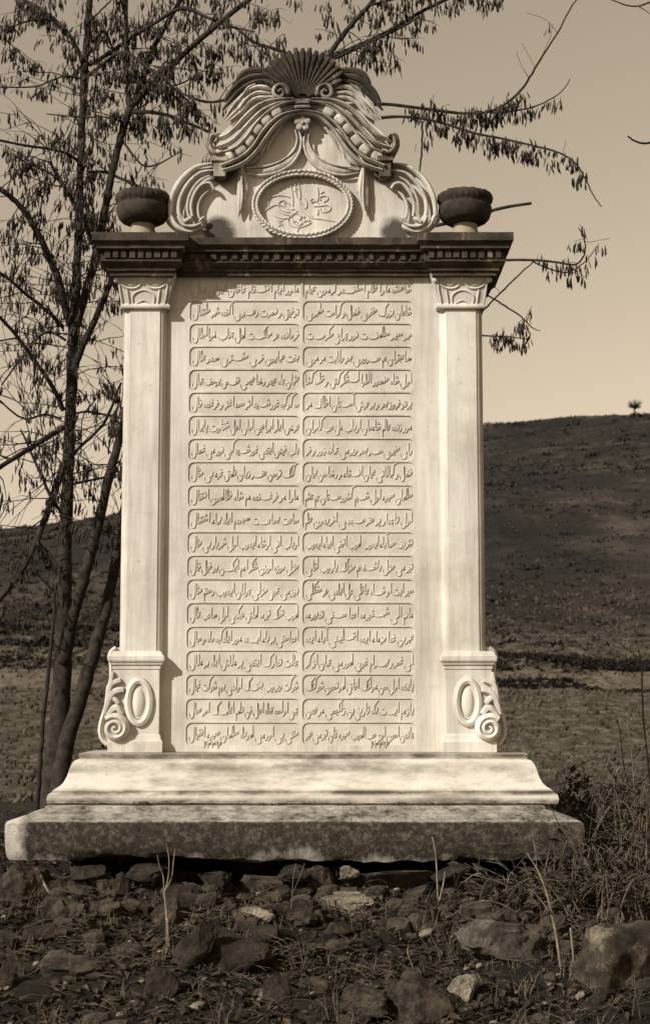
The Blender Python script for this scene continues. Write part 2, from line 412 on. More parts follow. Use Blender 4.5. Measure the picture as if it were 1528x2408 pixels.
# --- the inscription: a hand of slanting pen strokes, x runs leftwards from where the pen starts, y up
NB = [(.4,-.8),(1.1,-2.1),(2.3,-2.3),(3.2,-1.4),(3.5,.3)]
def bowl(x): return [(x+a, b) for a, b in NB]
GL = {  # class: form -> (main stroke, advance, extra strokes)
 'a': {'s': ([(0,5.2),(.12,2.6),(.05,0)],.9), 'f': ([(0,0),(.5,.05),(.7,.8),(.62,5.2)],1.2)},
 'b': {'i': ([(0,1.7),(.15,.4),(.6,0),(1.3,0)],1.3), 'm': ([(0,0),(.35,.15),(.5,1.1),(.7,.1),(1.3,0)],1.3),
       'f': ([(0,0),(.3,.2),(.5,.9),(.7,0),(1.6,-.5),(3.4,-.5),(4.6,.1),(4.8,.7)],4.7), 's': ([(0,1.0),(.2,0),(1.5,-.6),(3.4,-.6),(4.8,-.1),(5.1,.8)],5.1)},
 'n': {'f': ([(0,0),(.3,.4)]+NB,3.2), 's': ([(.1,1.1)]+NB,3.2)},
 'y': {'f': ([(0,0),(.6,-.1),(.9,-.8),(.4,-1.6),(1.0,-2.6),(2.6,-2.9),(4.0,-2.0),(4.5,-.4)],4.1), 's': ([(1.1,1.2),(.3,.8),(.3,.1),(1.0,-.4),(.5,-1.6),(1.2,-2.6),(2.8,-2.8),(4.1,-1.8),(4.5,-.4)],4.1)},
 'j': {'i': ([(-.1,1.0),(.6,1.5),(1.6,1.2),(.9,.4),(.4,0),(1.5,-.05)],1.6), 'm': ([(0,0),(.4,.9),(1.3,1.3),(1.6,.9),(.9,.1),(1.6,0)],1.6),
       'f': ([(0,0),(.4,.7),(1.5,.8),(.6,-.2),(0,-1.5),(.6,-2.7),(2.0,-3.0),(3.2,-2.3)],2.6), 's': ([(-.1,1.0),(.6,1.4),(1.6,1.0),(.6,-.1),(0,-1.5),(.6,-2.7),(2.0,-3.0),(3.2,-2.3)],2.6)},
 'd': {'s': ([(.4,1.8),(.9,.7),(.7,.1),(0,.0),(1.6,.1)],1.6), 'f': ([(0,0),(.5,.1),(.8,1.5),(1.0,.4),(.7,-.1),(1.9,-.1)],1.8)},
 'r': {'s': ([(.1,1.0),(.35,-.1),(1.0,-.9),(2.1,-1.3)],1.5), 'f': ([(0,0),(.5,.05),(.9,-.7),(2.0,-1.3)],1.5)},
 's': {'i': ([(0,.9),(.2,0),(.7,.1),(.85,.8),(1.0,.05),(1.5,.1),(1.65,.8),(1.8,0),(2.5,0)],2.5), 'm': ([(0,0),(.2,.8),(.35,0),(.8,.1),(.95,.8),(1.1,.05),(1.6,.1),(1.75,.8),(1.9,0),(2.5,0)],2.5),
       'f': ([(0,0),(.2,.8),(.35,0),(.8,.1),(.95,.8),(1.1,.05),(1.6,.8)]+bowl(1.5),4.8), 's': ([(0,.9),(.2,0),(.7,.1),(.85,.8),(1.0,.05),(1.6,.8)]+bowl(1.5),4.8)},
 'S': {'i': ([(.2,.3),(1.0,1.1),(2.0,1.2),(2.2,.5),(1.2,0),(.1,0),(1.5,-.1),(2.5,0),(2.7,.7),(2.9,0),(3.4,0)],3.4), 'm': ([(0,0),(1.0,1.1),(2.0,1.2),(2.2,.5),(1.2,0),(.3,0),(1.5,-.1),(2.5,0),(2.7,.7),(2.9,0),(3.4,0)],3.4),
       'f': ([(0,0),(1.0,1.1),(2.0,1.2),(2.2,.5),(1.2,0),(.3,0),(1.5,-.1),(2.5,0),(2.7,.7)]+bowl(2.6),5.9), 's': ([(.2,.3),(1.0,1.1),(2.0,1.2),(2.2,.5),(1.2,0),(.1,0),(1.5,-.1),(2.5,.2),(2.7,.7)]+bowl(2.6),5.9)},
 'T': {'i': ([(.2,.3),(.8,1.0),(1.8,1.1),(1.9,.4),(1,0),(.1,0),(1.5,-.05),(2.6,0)],2.6,[[(.35,5.0),(.45,.4)]]), 's': ([(.2,.3),(.8,1.0),(1.8,1.1),(1.9,.4),(1,0),(.1,0),(1.5,-.05),(2.8,.1)],3.0,[[(.35,5.0),(.45,.4)]])},
 'A': {'i': ([(1.3,1.8),(.5,2.0),(.1,1.2),(.7,.8),(1.3,1.0),(.5,.3),(1.6,0)],1.6), 'm': ([(0,0),(.4,.8),(1.3,.9),(.7,.1),(1.4,0)],1.4),
       'f': ([(0,0),(.4,.8),(1.3,.9),(.5,-.1),(0,-1.4),(.6,-2.6),(2.0,-2.9),(3.2,-2.2)],2.6), 's': ([(1.3,1.8),(.5,2.0),(.1,1.2),(1.1,.7),(.2,-.2),(0,-1.4),(.6,-2.6),(2.0,-2.9),(3.2,-2.2)],2.6)},
 'f': {'i': ([(.9,.9),(.4,1.5),(0,.9),(.5,.5),(.95,.9),(.9,.2),(1.5,0)],1.5), 'm': ([(0,0),(.5,.3),(1.0,1.0),(.5,1.4),(.1,.8),(.7,.1),(1.4,0)],1.4),
       'f': ([(0,0),(.5,.3),(1.0,1.0),(.5,1.4),(.1,.8),(.7,.0),(2,-.5),(3.8,-.4),(4.8,.2),(5,.8)],4.8), 's': ([(.9,.9),(.4,1.5),(0,.9),(.5,.5),(.95,.9),(.9,.1),(2,-.5),(3.8,-.4),(4.8,.2),(5,.8)],4.8)},
 'q': {'f': ([(0,0),(.5,.3),(1.0,1.0),(.5,1.4),(.1,.8),(.9,.4)]+bowl(.6),3.9), 's': ([(.9,.9),(.4,1.5),(0,.9),(.5,.5),(.95,.9)]+bowl(.6),3.9)},
 'k': {'i': ([(.1,3.8),(.5,2),(.8,.2),(1.5,0)],1.5,[[(-2.4,6.3),(-1.2,5.2),(.1,3.8)]]), 'm': ([(0,0),(.4,.1),(.5,3.4),(.9,.2),(1.5,0)],1.5,[[(-1.9,5.8),(-.8,4.7),(.5,3.4)]]),
       'f': ([(0,0),(.3,.1),(.2,3.8),(.5,.2),(1.6,-.4),(4,-.3),(5,.6)],5,[[(-2.0,6.0),(.2,3.8)]]), 's': ([(.2,3.8),(.5,.2),(1.6,-.4),(4,-.3),(5,.6)],5,[[(-2.0,6.0),(.2,3.8)]])},
 'l': {'i': ([(0,5.2),(.1,.4),(.4,0),(1.1,0)],1.1), 'm': ([(0,0),(.35,.1),(.5,4.9),(.65,.2),(1.2,0)],1.2),
       'f': ([(0,0),(.4,.1),(.5,5.0),(.55,1)]+bowl(.2),3.4), 's': ([(0,5.2),(.1,1)]+bowl(-.1),3.3)},
 'm': {'i': ([(.9,.6),(.5,1.1),(0,.7),(.3,.1),(.9,.4),(.7,0),(1.4,0)],1.4), 'm': ([(0,0),(.4,0),(.9,-.5),(.5,-.8),(.2,-.2),(.8,.1),(1.3,0)],1.3),
       'f': ([(0,0),(.5,.3),(.9,-.1),(.4,-.4),(.3,0),(.8,-.8),(.8,-3.4)],1.3), 's': ([(.9,.6),(.5,1.1),(0,.7),(.3,.1),(.9,-.2),(1,-3.2)],1.4)},
 'h': {'i': ([(1,.2),(.4,1.7),(0,.8),(.5,.1),(1.3,.9),(.8,1.3),(.7,.1),(1.6,0)],1.6), 'm': ([(0,0),(.3,-.7),(.8,-.8),(.5,0),(1.2,0)],1.2),
       'f': ([(0,0),(.5,.2),(.6,1.2),(1.2,.8),(1.0,.1),(.3,0)],1.4), 's': ([(.4,1.4),(0,.6),(.5,0),(1.1,.5),(.4,1.4)],1.3)},
 'v': {'s': ([(.9,.5),(.5,1.2),(0,.7),(.4,.2),(1,.5),(1.0,-.3),(1.6,-1.0),(2.5,-1.3)],1.8), 'f': ([(0,0),(.4,.2),(.9,.6),(.5,1.2),(.1,.7),(.9,.1),(1.2,-.6),(2.4,-1.3)],1.8)},
 '_': {'m': ([(0,0),(1.4,-.40),(3.2,-.45),(5.0,0)],5.0)},
}
LET = {}
for ch, c, dot in (('ا','a',''),('آ','a','~'),('ب','b','1b'),('پ','b','3b'),('ت','b','2a'),('ث','b','3a'),('ن','n','1a'),('ی','y',''),('ئ','b','1a'),('ج','j','1b'),('چ','j','3b'),('ح','j',''),('خ','j','1a'),
    ('د','d',''),('ذ','d','1a'),('ر','r',''),('ز','r','1a'),('ژ','r','3a'),('س','s',''),('ش','s','3a'),('ص','S',''),('ض','S','1a'),('ط','T',''),('ظ','T','1a'),('ع','A',''),('غ','A','1a'),('ف','f','1a'),('ق','q','2a'),
    ('ک','k',''),('ل','l',''),('م','m',''),('ه','h',''),('و','v',''),('_','_','')): LET[ch] = (c, dot)
STOP = set('اآدذرزژو')
DIG = {'1': [[(.3,3.0),(.5,1.5),(.4,0)]], '2': [[(0,2.6),(.3,2.0),(1.0,2.2),(1.1,2.8)],[(.0,2.9),(.15,1.3),(.1,0)]], '7': [[(0,3.0),(.7,0),(1.4,3.0)]]}
def write_line(text):
    """strokes of one hemistich; first letter at x=0, going left"""
    strokes, dots = [], []
    x = 0.0
    for word in text.split():
        groups, g = [], ''
        for ch in word:
            g += ch
            if ch in STOP: groups.append(g); g = ''
        if g: groups.append(g)
        for gi, g in enumerate(groups):
            n = len(g.replace('_', ''))
            lift = min(0.55*(n-1), 1.7) + (0.4 if gi == 0 and len(groups) > 1 else 0)
            cur = []; y = lift; k = 0
            step = lift/max(1, n-1) if n > 1 else 0
            for i, ch in enumerate(g):
                c, dot = LET[ch]
                if ch == '_': form = 'm'
                else: form = 's' if len(g) == 1 else 'i' if i == 0 else 'f' if i == len(g)-1 else 'm'
                if c in 'ny' and form in 'im': cc = 'b'; dot = {'n':'1a','y':'2b'}[c]
                elif c == 'q' and form in 'im': cc = 'f'
                else: cc = c
                T = GL[cc]; form = form if form in T else {'m':'i','f':'s','i':'s','s':'f'}[form]
                ent = T[form] if form in T else list(T.values())[0]
                main, adv = ent[0], ent[1]
                drop = step if i < len(g)-1 and ch != '_' else 0
                L = max(adv, .1)
                pts = [(x + a, y + b - drop*min(1, max(0, a/L))) for a, b in main]
                if form in ('i','s') or not cur:
                    if cur: strokes.append(cur)
                    cur = pts
                else: cur += pts[1:]
                for e in (ent[2] if len(ent) > 2 else []): strokes.append([(x+a, y+b) for a, b in e])
                if dot:
                    mx = x + (1.7 if cc in 'n' and form in 'fs' else 2.4 if cc == 'b' and form in 'fs' else .7 + .3*(cc in 'sS'))
                    if dot == '~': strokes.append([(x-.8,6.2),(x-.2,6.6),(x+.3,6.1),(x+1,6.5)])
                    elif dot[1] == 'a':
                        yy = y + {'n': .6 if form in 'fs' else 2.1, 'T': 2.6, 'd': 2.8, 'r': 2.0, 'j': 2.5, 'f': 2.5, 'q': 2.6}.get(cc, 2.1)
                    else: yy = y - (1.3 if not (cc == 'j' and form in 'fs') else 1.2)
                    if dot[0] == '1': dots.append((mx, yy))
                    elif dot[0] == '2': dots += [(mx-.45, yy), (mx+.45, yy-.1)]
                    elif dot[0] == '3':
                        u = .75 if dot[1] == 'a' else -.75
                        dots += [(mx-.45, yy), (mx+.45, yy), (mx, yy+u)]
                x += adv; y -= drop
            strokes.append(cur); x += .45
        x += .75
    return strokes, dots, x
def pen(mb, pts, wd, h, y0):
    """flat-topped ridge along (x,z) points, foot at y0, h proud"""
    m = len(pts); vs, fs = [], []
    for i in range(m):
        t = (pts[min(i+1,m-1)] - pts[max(i-1,0)]); t = t.normalized() if t.length > 1e-9 else Vector((1,0))
        nn = Vector((-t.y, t.x)); k = wd*(0.8 + 0.45*abs(nn.y))
        if i in (0, m-1): k *= 0.65
        for s, hh in ((-1,0),(-.62,h),(.62,h),(1,0)):
            q = pts[i] + nn*k*s; vs.append((q.x, y0 - hh, q.y))
    for i in range(m-1):
        for k in range(3): fs.append((i*4+k, (i+1)*4+k, (i+1)*4+k+1, i*4+k+1))
    fs += [(0,1,2,3), ((m-1)*4+3,(m-1)*4+2,(m-1)*4+1,(m-1)*4)]
    mb.add(vs, fs)
def dot_(mb, c, r, h, y0):
    a, b = 0.75, 1.0
    vs = [(c[0]+r*b,y0,c[1]),(c[0],y0,c[1]+r*b),(c[0]-r*b,y0,c[1]),(c[0],y0,c[1]-r*b)]
    vs += [(c[0]+r*.6,y0-h,c[1]),(c[0],y0-h,c[1]+r*.6),(c[0]-r*.6,y0-h,c[1]),(c[0],y0-h,c[1]-r*.6)]
    mb.add(vs, [(0,1,5,4),(1,2,6,5),(2,3,7,6),(3,0,4,7),(4,5,6,7)])
LINES = [
 ('شاهنشه دارا غلام اسکنـدر کردون خیام','داور ایام انتـقام خاقان کیوان جمال'),
 ('شاهان بزرک مفخری فضل و کرامت مظهری','توفیق و نصرت رهـبری اکنده شهر ملتشال'),
 ('مهر سپهر سلطنـت نور چراغ مکرمـت','فرمانده هر مملکـت ظل جناب ذوالجلال'),
 ('صاحبقران هم سـروری بحر ولایت در دری','بخت همایون فر ی مشـتری صدر جلال'),
 ('اول شاه منصور اللوا لـشکرکش و قلعه کشا','عثمان جاه حیدر رضا عیسی نفـس یوسف جمال'),
 ('پرتو فروز بحر و بر عرش آسـتان افلاک در','مه کوکبه خورشـید اثر سعد اختر و فرخنده فال'),
 ('دور زنده عالم شادمان ارباب دل هب کامران','عرض ایلر ابراهین امان اهل شقاوت پایمال'),
 ('رای منیری سـر بسر ویردی جهانه زور و فر','باب فیض ایتدی خورشـید کبی نور دی خصال'),
 ('فضل و کمالاتی عیان انـشاد و رضا سن بیان','کلک ترسن هنـر زبان نطق خرد بی مثال'),
 ('سلطان محمود اول شـیم کشورسـتان جم حشم','دارا در فرخـنده دم شاه فلاطون انتقال'),
 ('اول تاجدار پر هنر مـجد ی افریدون علم','ساعت بساعـت صبحدم ایله بهاد اشتغال'),
 ('تشریف سعدآباد ایدوب طوب اتمغی ایجاد ایدوب','ارباب انی ارشاد ایدوب اول شهریار بی مثال'),
 ('تیر دی منزل باشـنه هم منزلک یاروب لقای','منزل موزه اوزن شکر ادم ایکـن بو فیل قال'),
 ('سیر ایت او شـاه عاقلی حل ایلدی هر مشکلی','بوزدی جمیع منزلی جولان ایدوب رستم مثال'),
 ('دائم الی شمـشیرده اعدا سـنی تدبیرده','طوب تفنک تیرده طاش دیکدی اول صاحب جلال'),
 ('عمرین خدا مزداد ایده اقـلیمنی آباد ایده','اعداسنی بر باد ایـده دور ایلدکجه ماه و سال'),
 ('ای خسرو بهـرام خوی طوردی جهان ـاز کر','حالت تدارک ایتدی پر دلاش ایله بر دلال'),
 ('پاینده اول سن دولتک افاق طوتسون شوکتک','شوکت ویروب بختـک اولدی بوم شوکت خیال'),
 ('یازدم ایـت بکه تاریخ بن زلکیسی در عدن','جمع اولسه جمله اهل فن نظم ایلمـک امر محال'),
 ('جاندن اسون اوج سـاطوب محمود خان تیردی همر','منتی پی اوردی طوبله سلطان محمود انفیال'),
]
def inscription(row, col, text):
    text = text.replace('ـ', '_').replace(' _', ' ')
    st, dots, w_ = write_line(text)
    x_r = (CXM if col == 1 else CX1) - 0.012
    x_l = (CX0 if col == 1 else CXM) + 0.012
    zt = ZT0 - row*PITCH
    zb = zt - PITCH
    u = PITCH / 11.6
    xs = [p[0] for s in st for p in s]; mn, mxx = min(xs), max(xs)
    k = (x_r - x_l) / (mxx - mn)
    z0 = zb + 4.3*u
    wob = random.Random(row*7 + col)
    mb = MB(); lim = (zb + 0.006, zt - 0.005)
    for s in st:
        q = [Vector((x_r - (a - mn)*k, min(lim[1], max(lim[0], z0 + b*u)))) for a, b in s]
        if len(q) < 2: continue
        pen(mb, smooth_path(q, 4), 0.0022, SINK - 0.0012, SINK - 0.0002)
    for a, b in dots: dot_(mb, (x_r - (a - mn)*k, min(lim[1], max(lim[0], z0 + b*u))), 0.0032, SINK - 0.001, SINK - 0.0002)
    if row == 19:
        zx = xat(870 if col == 0 else 477, 1765); zz = zb - 0.004
        x = zx
        for ch in '1227':
            for s in DIG[ch]:
                pen(mb, smooth_path([Vector((x + a*u*1.25, zz + b*u*1.15)) for a, b in s], 3), 0.0019, 0.0035, 0.0004 if zz < zb + 0 else SINK)
            x += 2.1*u
    o = mb.build('inscription_line', M_MARBLE, tab, smooth=False)
for r_, (a, b) in enumerate(LINES):
    inscription(r_, 0, a); inscription(r_, 1, b)

# --- pilasters
def pilaster(side):
    """side -1 left, +1 right; drawn for the left one and mirrored about the middle"""
    X = lambda px, py=1150, Y=YP: (xat(px, py, Y) if side < 0 else 2*MX - xat(px, py, Y))
    def rect(a, b):
        p, q = X(a), X(b); return (min(p,q), max(p,q))
    root = bpy.data.objects.new('pilaster', None); COL.objects.link(root); root.location = (X(335), YP, 0); root.empty_display_size = 0.05
    root.parent = mon; root.matrix_parent_inverse = Matrix.Translation(-mon.location)
    # shaft: hollow-chamfered corners
    a, b = rect(285, 388); c = 0.022
    z0, z1 = zat(1553, YP), zat(722, YP)
    out = [(a, YB + 0.02), (a, YP + c + 0.004), (a+0.003, YP + c + 0.004)]
    for k in range(1, 6):
        t = math.pi/2*k/6; out.append((a + 0.003 + c*0.92*(1-math.cos(t)), YP + 0.003 + (c)*(1-math.sin(t))))
    out += [(a + c, YP + 0.003), (a + c, YP)]
    inn = [(2*((a+b)/2) - x, y) for x, y in out][::-1]
    inn = [(x, y) if y < YP + c + 0.004 else (x, YB*0+0.05 if y > YP + c + 0.01 else y) for x, y in inn]
    if side > 0: pl = [(2*((a+b)/2) - x, y) for x, y in (out + inn)]
    else: pl = out + inn
    n = len(pl); mb = MB()
    mb.add([(x,y,z0) for x,y in pl] + [(x,y,z1) for x,y in pl], [tuple(range(n)), tuple(range(2*n-1,n-1,-1))] + [(i,i+n,(i+1)%n+n,(i+1)%n) for i in range(n)])
    mb.build('shaft', M_MARBLE, root, sharp=30, bevel=0.0008)
    # foot block of the pilaster: foot, die, cap mouldings
    a, b = rect(273, 381); yd = YP - 0.004
    zz = lambda py: zat(py, YP)
    pr = [(o*S, zz(y)) for o, y in ((9,1768),(9,1744),(7,1741),(5,1738),(3,1729),(0,1726),(0,1574),(2,1573.5),(2,1566),(6,1563),(6,1559.5),(9,1557),(11,1553),(11,1543),(8,1541),(3,1533),(0,1531))]
    pr[0] = (pr[0][0], 0.0005)
    mb = MB(); mb.loft(a, b, yd, YB - 0.03, pr)
    mb.build('pedestal_block', M_MARBLE, root, sharp=25, bevel=0.0012)
    # capital
    a, b = rect(286, 389); zc = lambda py: zat(py, YP)
    pr = [(o*S, zc(y)) for o, y in ((5,727),(7,724),(7,719),(4,717),(2,714),(5,700),(10,680),(15,662),(18,653),(20,652),(20,640))]
    mb = MB(); mb.loft(a, b, YP - 0.002, YB - 0.04, pr)
    mb.build('capital', M_MARBLE, root, sharp=25, bevel=0.0012)
    orn = MB()
    def cp(zx, zy, d=0.0):
        px, py = 220*0.9865 + zx*0.3228, 440*0.9865 + zy*0.3228
        h = (py - 640)/80.0; yy = YP - 0.002 - (20*(1-h) + 2*h)*S*0.92 - d
        p = at(px, py, yy)
        if side > 0: p.x = 2*MX - p.x
        return p
    for pts, r in (([(200,672),(250,722),(300,730),(335,700),(322,682)],7),([(545,672),(500,722),(450,730),(415,700),(428,682)],7),
                   ([(375,655),(360,715),(320,752),(255,752),(190,712)],8),([(375,655),(390,715),(430,752),(495,752),(560,712)],8),
                   ([(195,700),(205,780),(222,880)],9),([(553,700),(545,780),(527,880)],9),([(255,765),(272,880)],8),([(493,765),(477,880)],8),
                   ([(300,880),(298,805),(375,768),(448,805),(446,880)],6),([(320,870),(375,842),(430,870)],5),([(165,655),(375,652),(585,655)],7)):
        P = smooth_path([cp(*q) for q in pts], 5); orn.tube(P, [r*0.3228*S]*len(P), 6, 1.0)
    for q in ((180,695),(568,695)): orn.blob(cp(*q), [(0.0105,0,0),(0,0.012,0),(0,0,0.0105)])
    orn.build('carved_leaves', M_MARBLE, root)
    # oval boss
    med = MB(); c0 = at(327, 1651, yd)
    if side > 0: c0.x = 2*MX - at(323, 1651, yd).x
    ring = [Vector((c0.x + 0.036*math.cos(t), yd, c0.z + 0.069*math.sin(t))) for t in [2*math.pi*k/40 for k in range(41)]]
    med.tube(ring, 0.0125, 8, 1.1)
    ring = [Vector((c0.x + 0.0235*math.cos(t), yd, c0.z + 0.052*math.sin(t))) for t in [2*math.pi*k/40 for k in range(41)]]
    med.tube(ring, 0.004, 6)
    med.blob((c0.x, yd, c0.z), [(0.021,0,0),(0,0.012,0),(0,0,0.050)], 1.0, 20, 14)
    med.build('oval_boss', M_MARBLE, root)
    # scroll bracket at the outer side
    sb = MB()
    bp = lambda px, py, Y: Vector((X(px, py, Y), Y, zat(py, Y)))
    outl = [(284,1522),(274,1524),(264,1532),(259,1545),(263,1562),(263,1600),(258,1635),(249,1668),(239,1700),(237,1722),(243,1740),(256,1751),(275,1751),(284,1740)]
    sb.prism([(bp(x,y,0.01).x, bp(x,y,0.01).z) for x, y in outl], 0.0, 0.11)
    edge = smooth_path([bp(x,y,0.0) for x, y in outl[1:13]], 3); sb.tube(edge, 0.009, 6, 1.6)
    cx, cz = 272, 1713; pts = []; rr = []
    for k in range(0, 50):
        t = k/49; a = math.pi*(1.25) + t*math.pi*2*2.1; rad = 26*(1-t)**0.85 + 2.5
        pts.append(bp(cx + rad*math.cos(a), cz - rad*math.sin(a)*(-1), yd - 0.010 - 0.012*t)); rr.append(0.0105*(1-t) + 0.0045)
    sb.tube(pts, rr, 8, 1.5)
    sb.blob(bp(cx, cz, yd), [(0.03,0,0),(0,0.016,0),(0,0,0.03)], 1.0, 16, 8)
    for pp, r in (([(250,1690),(262,1672),(276,1665),(288,1680)],7),([(246,1680),(256,1650),(268,1628),(292,1622)],7),([(248,1672),(255,1640),(262,1610),(285,1600)],6),
                  ([(250,1665),(258,1640),(272,1645),(280,1655)],6),([(252,1660),(260,1620),(265,1580)],5),([(255,1690),(268,1690),(280,1700)],5)):
        P = smooth_path([bp(x, y, yd - 0.004) for x, y in pp], 5); m = len(P)
        sb.tube(P, [r*S*(0.45 + 0.9*math.sin(math.pi*min(1,(i+1)/m)**1.0*0.8)) for i in range(m)], 7, 1.4)
    sb.build('scroll_bracket', M_MARBLE, root, sharp=50)
pilaster(-1); pilaster(1)

# --- cornice: a middle run and a projecting block over each pilaster
OUT = [(20,640),(20,632),(24,630.5),(26,629),(26,621.5),(30,619.5),(37,612.5),(41,611),(41,607.5),(34,607),(34,584.5),(45,584),(49,582.5),(49,579.5),(47,578.5),(50,572),(55,567.5),(58,566.5),(58,547.5)]
def cornice_run(name, a, b, yf, dz=0.0, n=9, ends=True, skip=()):
    root = bpy.data.objects.new(name, None); COL.objects.link(root); root.location = ((a+b)/2, yf, zat(640, yf)); root.empty_display_size = 0.05
    root.parent = mon; root.matrix_parent_inverse = Matrix.Translation(-mon.location)
    pr = [(o*S, zat(y, -0.118) - dz) for o, y in OUT]
    if not ends: pr = [(o, zat(y, -0.118) - dz + 0.017*(y - 547)/93) for (o, _), (_, y) in zip(pr, OUT)]
    mb = MB(); mb.loft(a, b, yf, YB - 0.005 - (0 if ends else 0.008), pr, seg=70 if ends else 160)
    chip = lambda p: 0.0010*noise.noise(p*21) - 0.0045*max(0, noise.noise(p*33 + Vector((4,7,1))) - 0.34)
    mb.v = [(v[0] - math.copysign(1, v[0]-MX)*(-chip(Vector(v))) if ends else v[0], v[1] - chip(Vector(v)), v[2] + 0.6*chip(Vector(v))) for v in mb.v]
    mb.build('cornice_moulding', M_CORN, root, sharp=25)
    dn = MB(); z0, z1 = pr[9][1] + 0.0005, pr[10][1] + 0.0005; zz0 = z0 + (z1-z0)*0.12
    o = 34*S; yo = yf - o; w_ = 0.0195; dp = 0.010
    L = (b + o) - (a - o); rnd = random.Random(int(abs(a)*1000))
    for k in range(n):
        x = (a - o) + L*(k + 0.5)/n + rnd.uniform(-.001,.001)
        ww = w_*rnd.uniform(.9,1.05)/2
        dn.box(x-ww, x+ww, yo - dp*rnd.uniform(.85,1.1), yo + 0.004, zz0 + rnd.uniform(0,.002), z1 - 0.001)
    if ends:
        for sx, xe in ((-1, a - o), (1, b + o)):
            for k in range(5):
                y = yo + 0.012 + k*0.0325
                dn.box(min(xe, xe+sx*dp) - (0.002 if sx > 0 else 0), max(xe, xe+sx*dp) + (0.002 if sx < 0 else 0), y, y + 0.02, zz0, z1 - 0.001)
    dn.build('dentils', M_CORN, root, smooth=False, bevel=0.0016)
XL0, XL1 = xat(283, 600, YP), xat(391, 600, YP)
YCOR = 0.006
cornice_run('cornice', XL1 - 0.02, 2*MX - XL1 + 0.02, YCOR, 0.003, 30, False)
cornice_run('cornice', XL0, XL1, YP - 0.018, 0, 9)
cornice_run('cornice', 2*MX - XL1, 2*MX - XL0, YP - 0.018, 0, 9)
ZC = zat(547.5, -0.118)                        # top of the cornice

# --- urns on the cornice ends
def urn(side):
    c = at(336, 540, 0.02); c.z = ZC
    if side > 0: c.x = 2*MX - at(333, 540, 0.02).x
    root = bpy.data.objects.new('stone_urn', None); COL.objects.link(root); root.location = c; root.empty_display_size = 0.05
    root.parent = mon; root.matrix_parent_inverse = Matrix.Translation(-mon.location)
    k = 0.00145
    zu = lambda py: zat(py, 0.02) - ZC
    ft = MB(); ft.lathe(c, [(38*k,0),(38*k,.012),(33*k,.016),(30*k,zu(545)),(28*k,zu(540)),(29*k,zu(531)),(24*k,zu(525))], 28)
    ft.build('foot', m_crust('urn_foot_stone', 0.40), root)
    bl = MB(); prof = [(r*k, zu(y)) for r, y in ((22,527),(36,528),(49,523),(57,514),(61,503),(62.5,494),(61.5,488),(58.5,484),(60,480),(63,476),(64.5,469),(63,462),(57,457),(48,455),(38,458),(20,459),(3,458))]
    def lob(j, a):
        if 8 <= j <= 13: return 0.034*abs(math.sin(a*15))**0.6 - 0.017
        return 0
    bl.lathe(c, prof, 132, lob)
    bl.v = [(x, y, z + 0.003*noise.noise(Vector((x,y,z))*40) + (0.004*noise.noise(Vector((x,y,3))*60) if z > c.z + zu(470) else 0)) for x, y, z in bl.v]
    bl.build('bowl', M_CRUST, root, sharp=60)
    gr = MB(); rnd = random.Random(5 + side)
    for q in range(46):
        a, r = rnd.uniform(0, 6.28), 0.075*math.sqrt(rnd.random())
        p = Vector((c.x + r*math.cos(a), c.y + r*math.sin(a), c.z + zu(459))); h = rnd.uniform(.004,.014)
        gr.blob(p, [(rnd.uniform(.006,.013),0,0),(0,rnd.uniform(.006,.013),0),(0,0,h)], 1, 6, 4)
    gr.build('moss', m_noise('dry_moss', (0.02,0.016,0.010), (0.07,0.055,0.035), 60), root)
urn(-1); urn(1)

# --- crest
MZ = 745
K = 0.9865/2.183*S
cr = bpy.data.objects.new('crest', None); COL.objects.link(cr); cr.location = (MX, YC, ZC); cr.empty_display_size = 0.1
cr.parent = mon; cr.matrix_parent_inverse = Matrix.Translation(-mon.location)
half = [(745,1062),(105,1062),(84,1000),(64,940),(60,870),(84,790),(135,722),(198,682),(262,662),(290,635),(295,585),(290,545),(300,520),(372,452),(372,400),(384,345),(425,262),(436,215),(480,195),(545,185),(548,135),(565,112),(610,112),(650,88),(700,82),(745,62)]
halfr = [(2*MZ - x, y) for x, y in half[1:-1]][::-1]
pl = [cz(*q) for q in half + halfr]
for p in pl:
    if p.z < ZC + 0.01: p.z = ZC - 0.002
mb = MB(); mb.prism([(p.x, p.z) for p in pl], YC, 0.135)
ZB_ = ZC + 0.02
blots = ((cz(310,1015), 0.030, 0.066, (0.035,0.027,0.018)), (cz(1225,1010), 0.022, 0.060, (0.05,0.04,0.028)), (cz(330,700), 0.02, 0.06, (0.06,0.047,0.033)),(cz(1160,700), 0.02, 0.05, (0.06,0.047,0.033)), (cz(745,130), 0.08, 0.17, (0.04,0.03,0.02)),
         (cz(540,840), 0.008, 0.03, (0.50,0.37,0.2)))
mb.build('crest_panel', m_marble('crest_panel_marble', blots), cr, sharp=30, bevel=0.002)
def strands(name, m, items, parent=cr, both=True, sides=6):
    for mir in ((0, 1) if both else (0,)):
        b = MB()
        for pts, rad, flat, y in items:
            rad = [q*0.88 for q in rad] if hasattr(rad, '__len__') else rad*0.9
            P = [cz(x if not mir else 2*MZ - x, q, y) for x, q in pts]
            P = smooth_path([tuple(p) for p in P], 5); n = len(P)
            if hasattr(rad, '__len__'):
                rr = []
                for i in range(n):
                    t = i/(n-1)*(len(rad)-1); j = min(int(t), len(rad)-2); rr.append((rad[j] + (rad[j+1]-rad[j])*(t-j))*K)
            else: rr = rad*K
            b.tube(P, rr, sides, flat)
        b.build(name, m, parent, sharp=38)
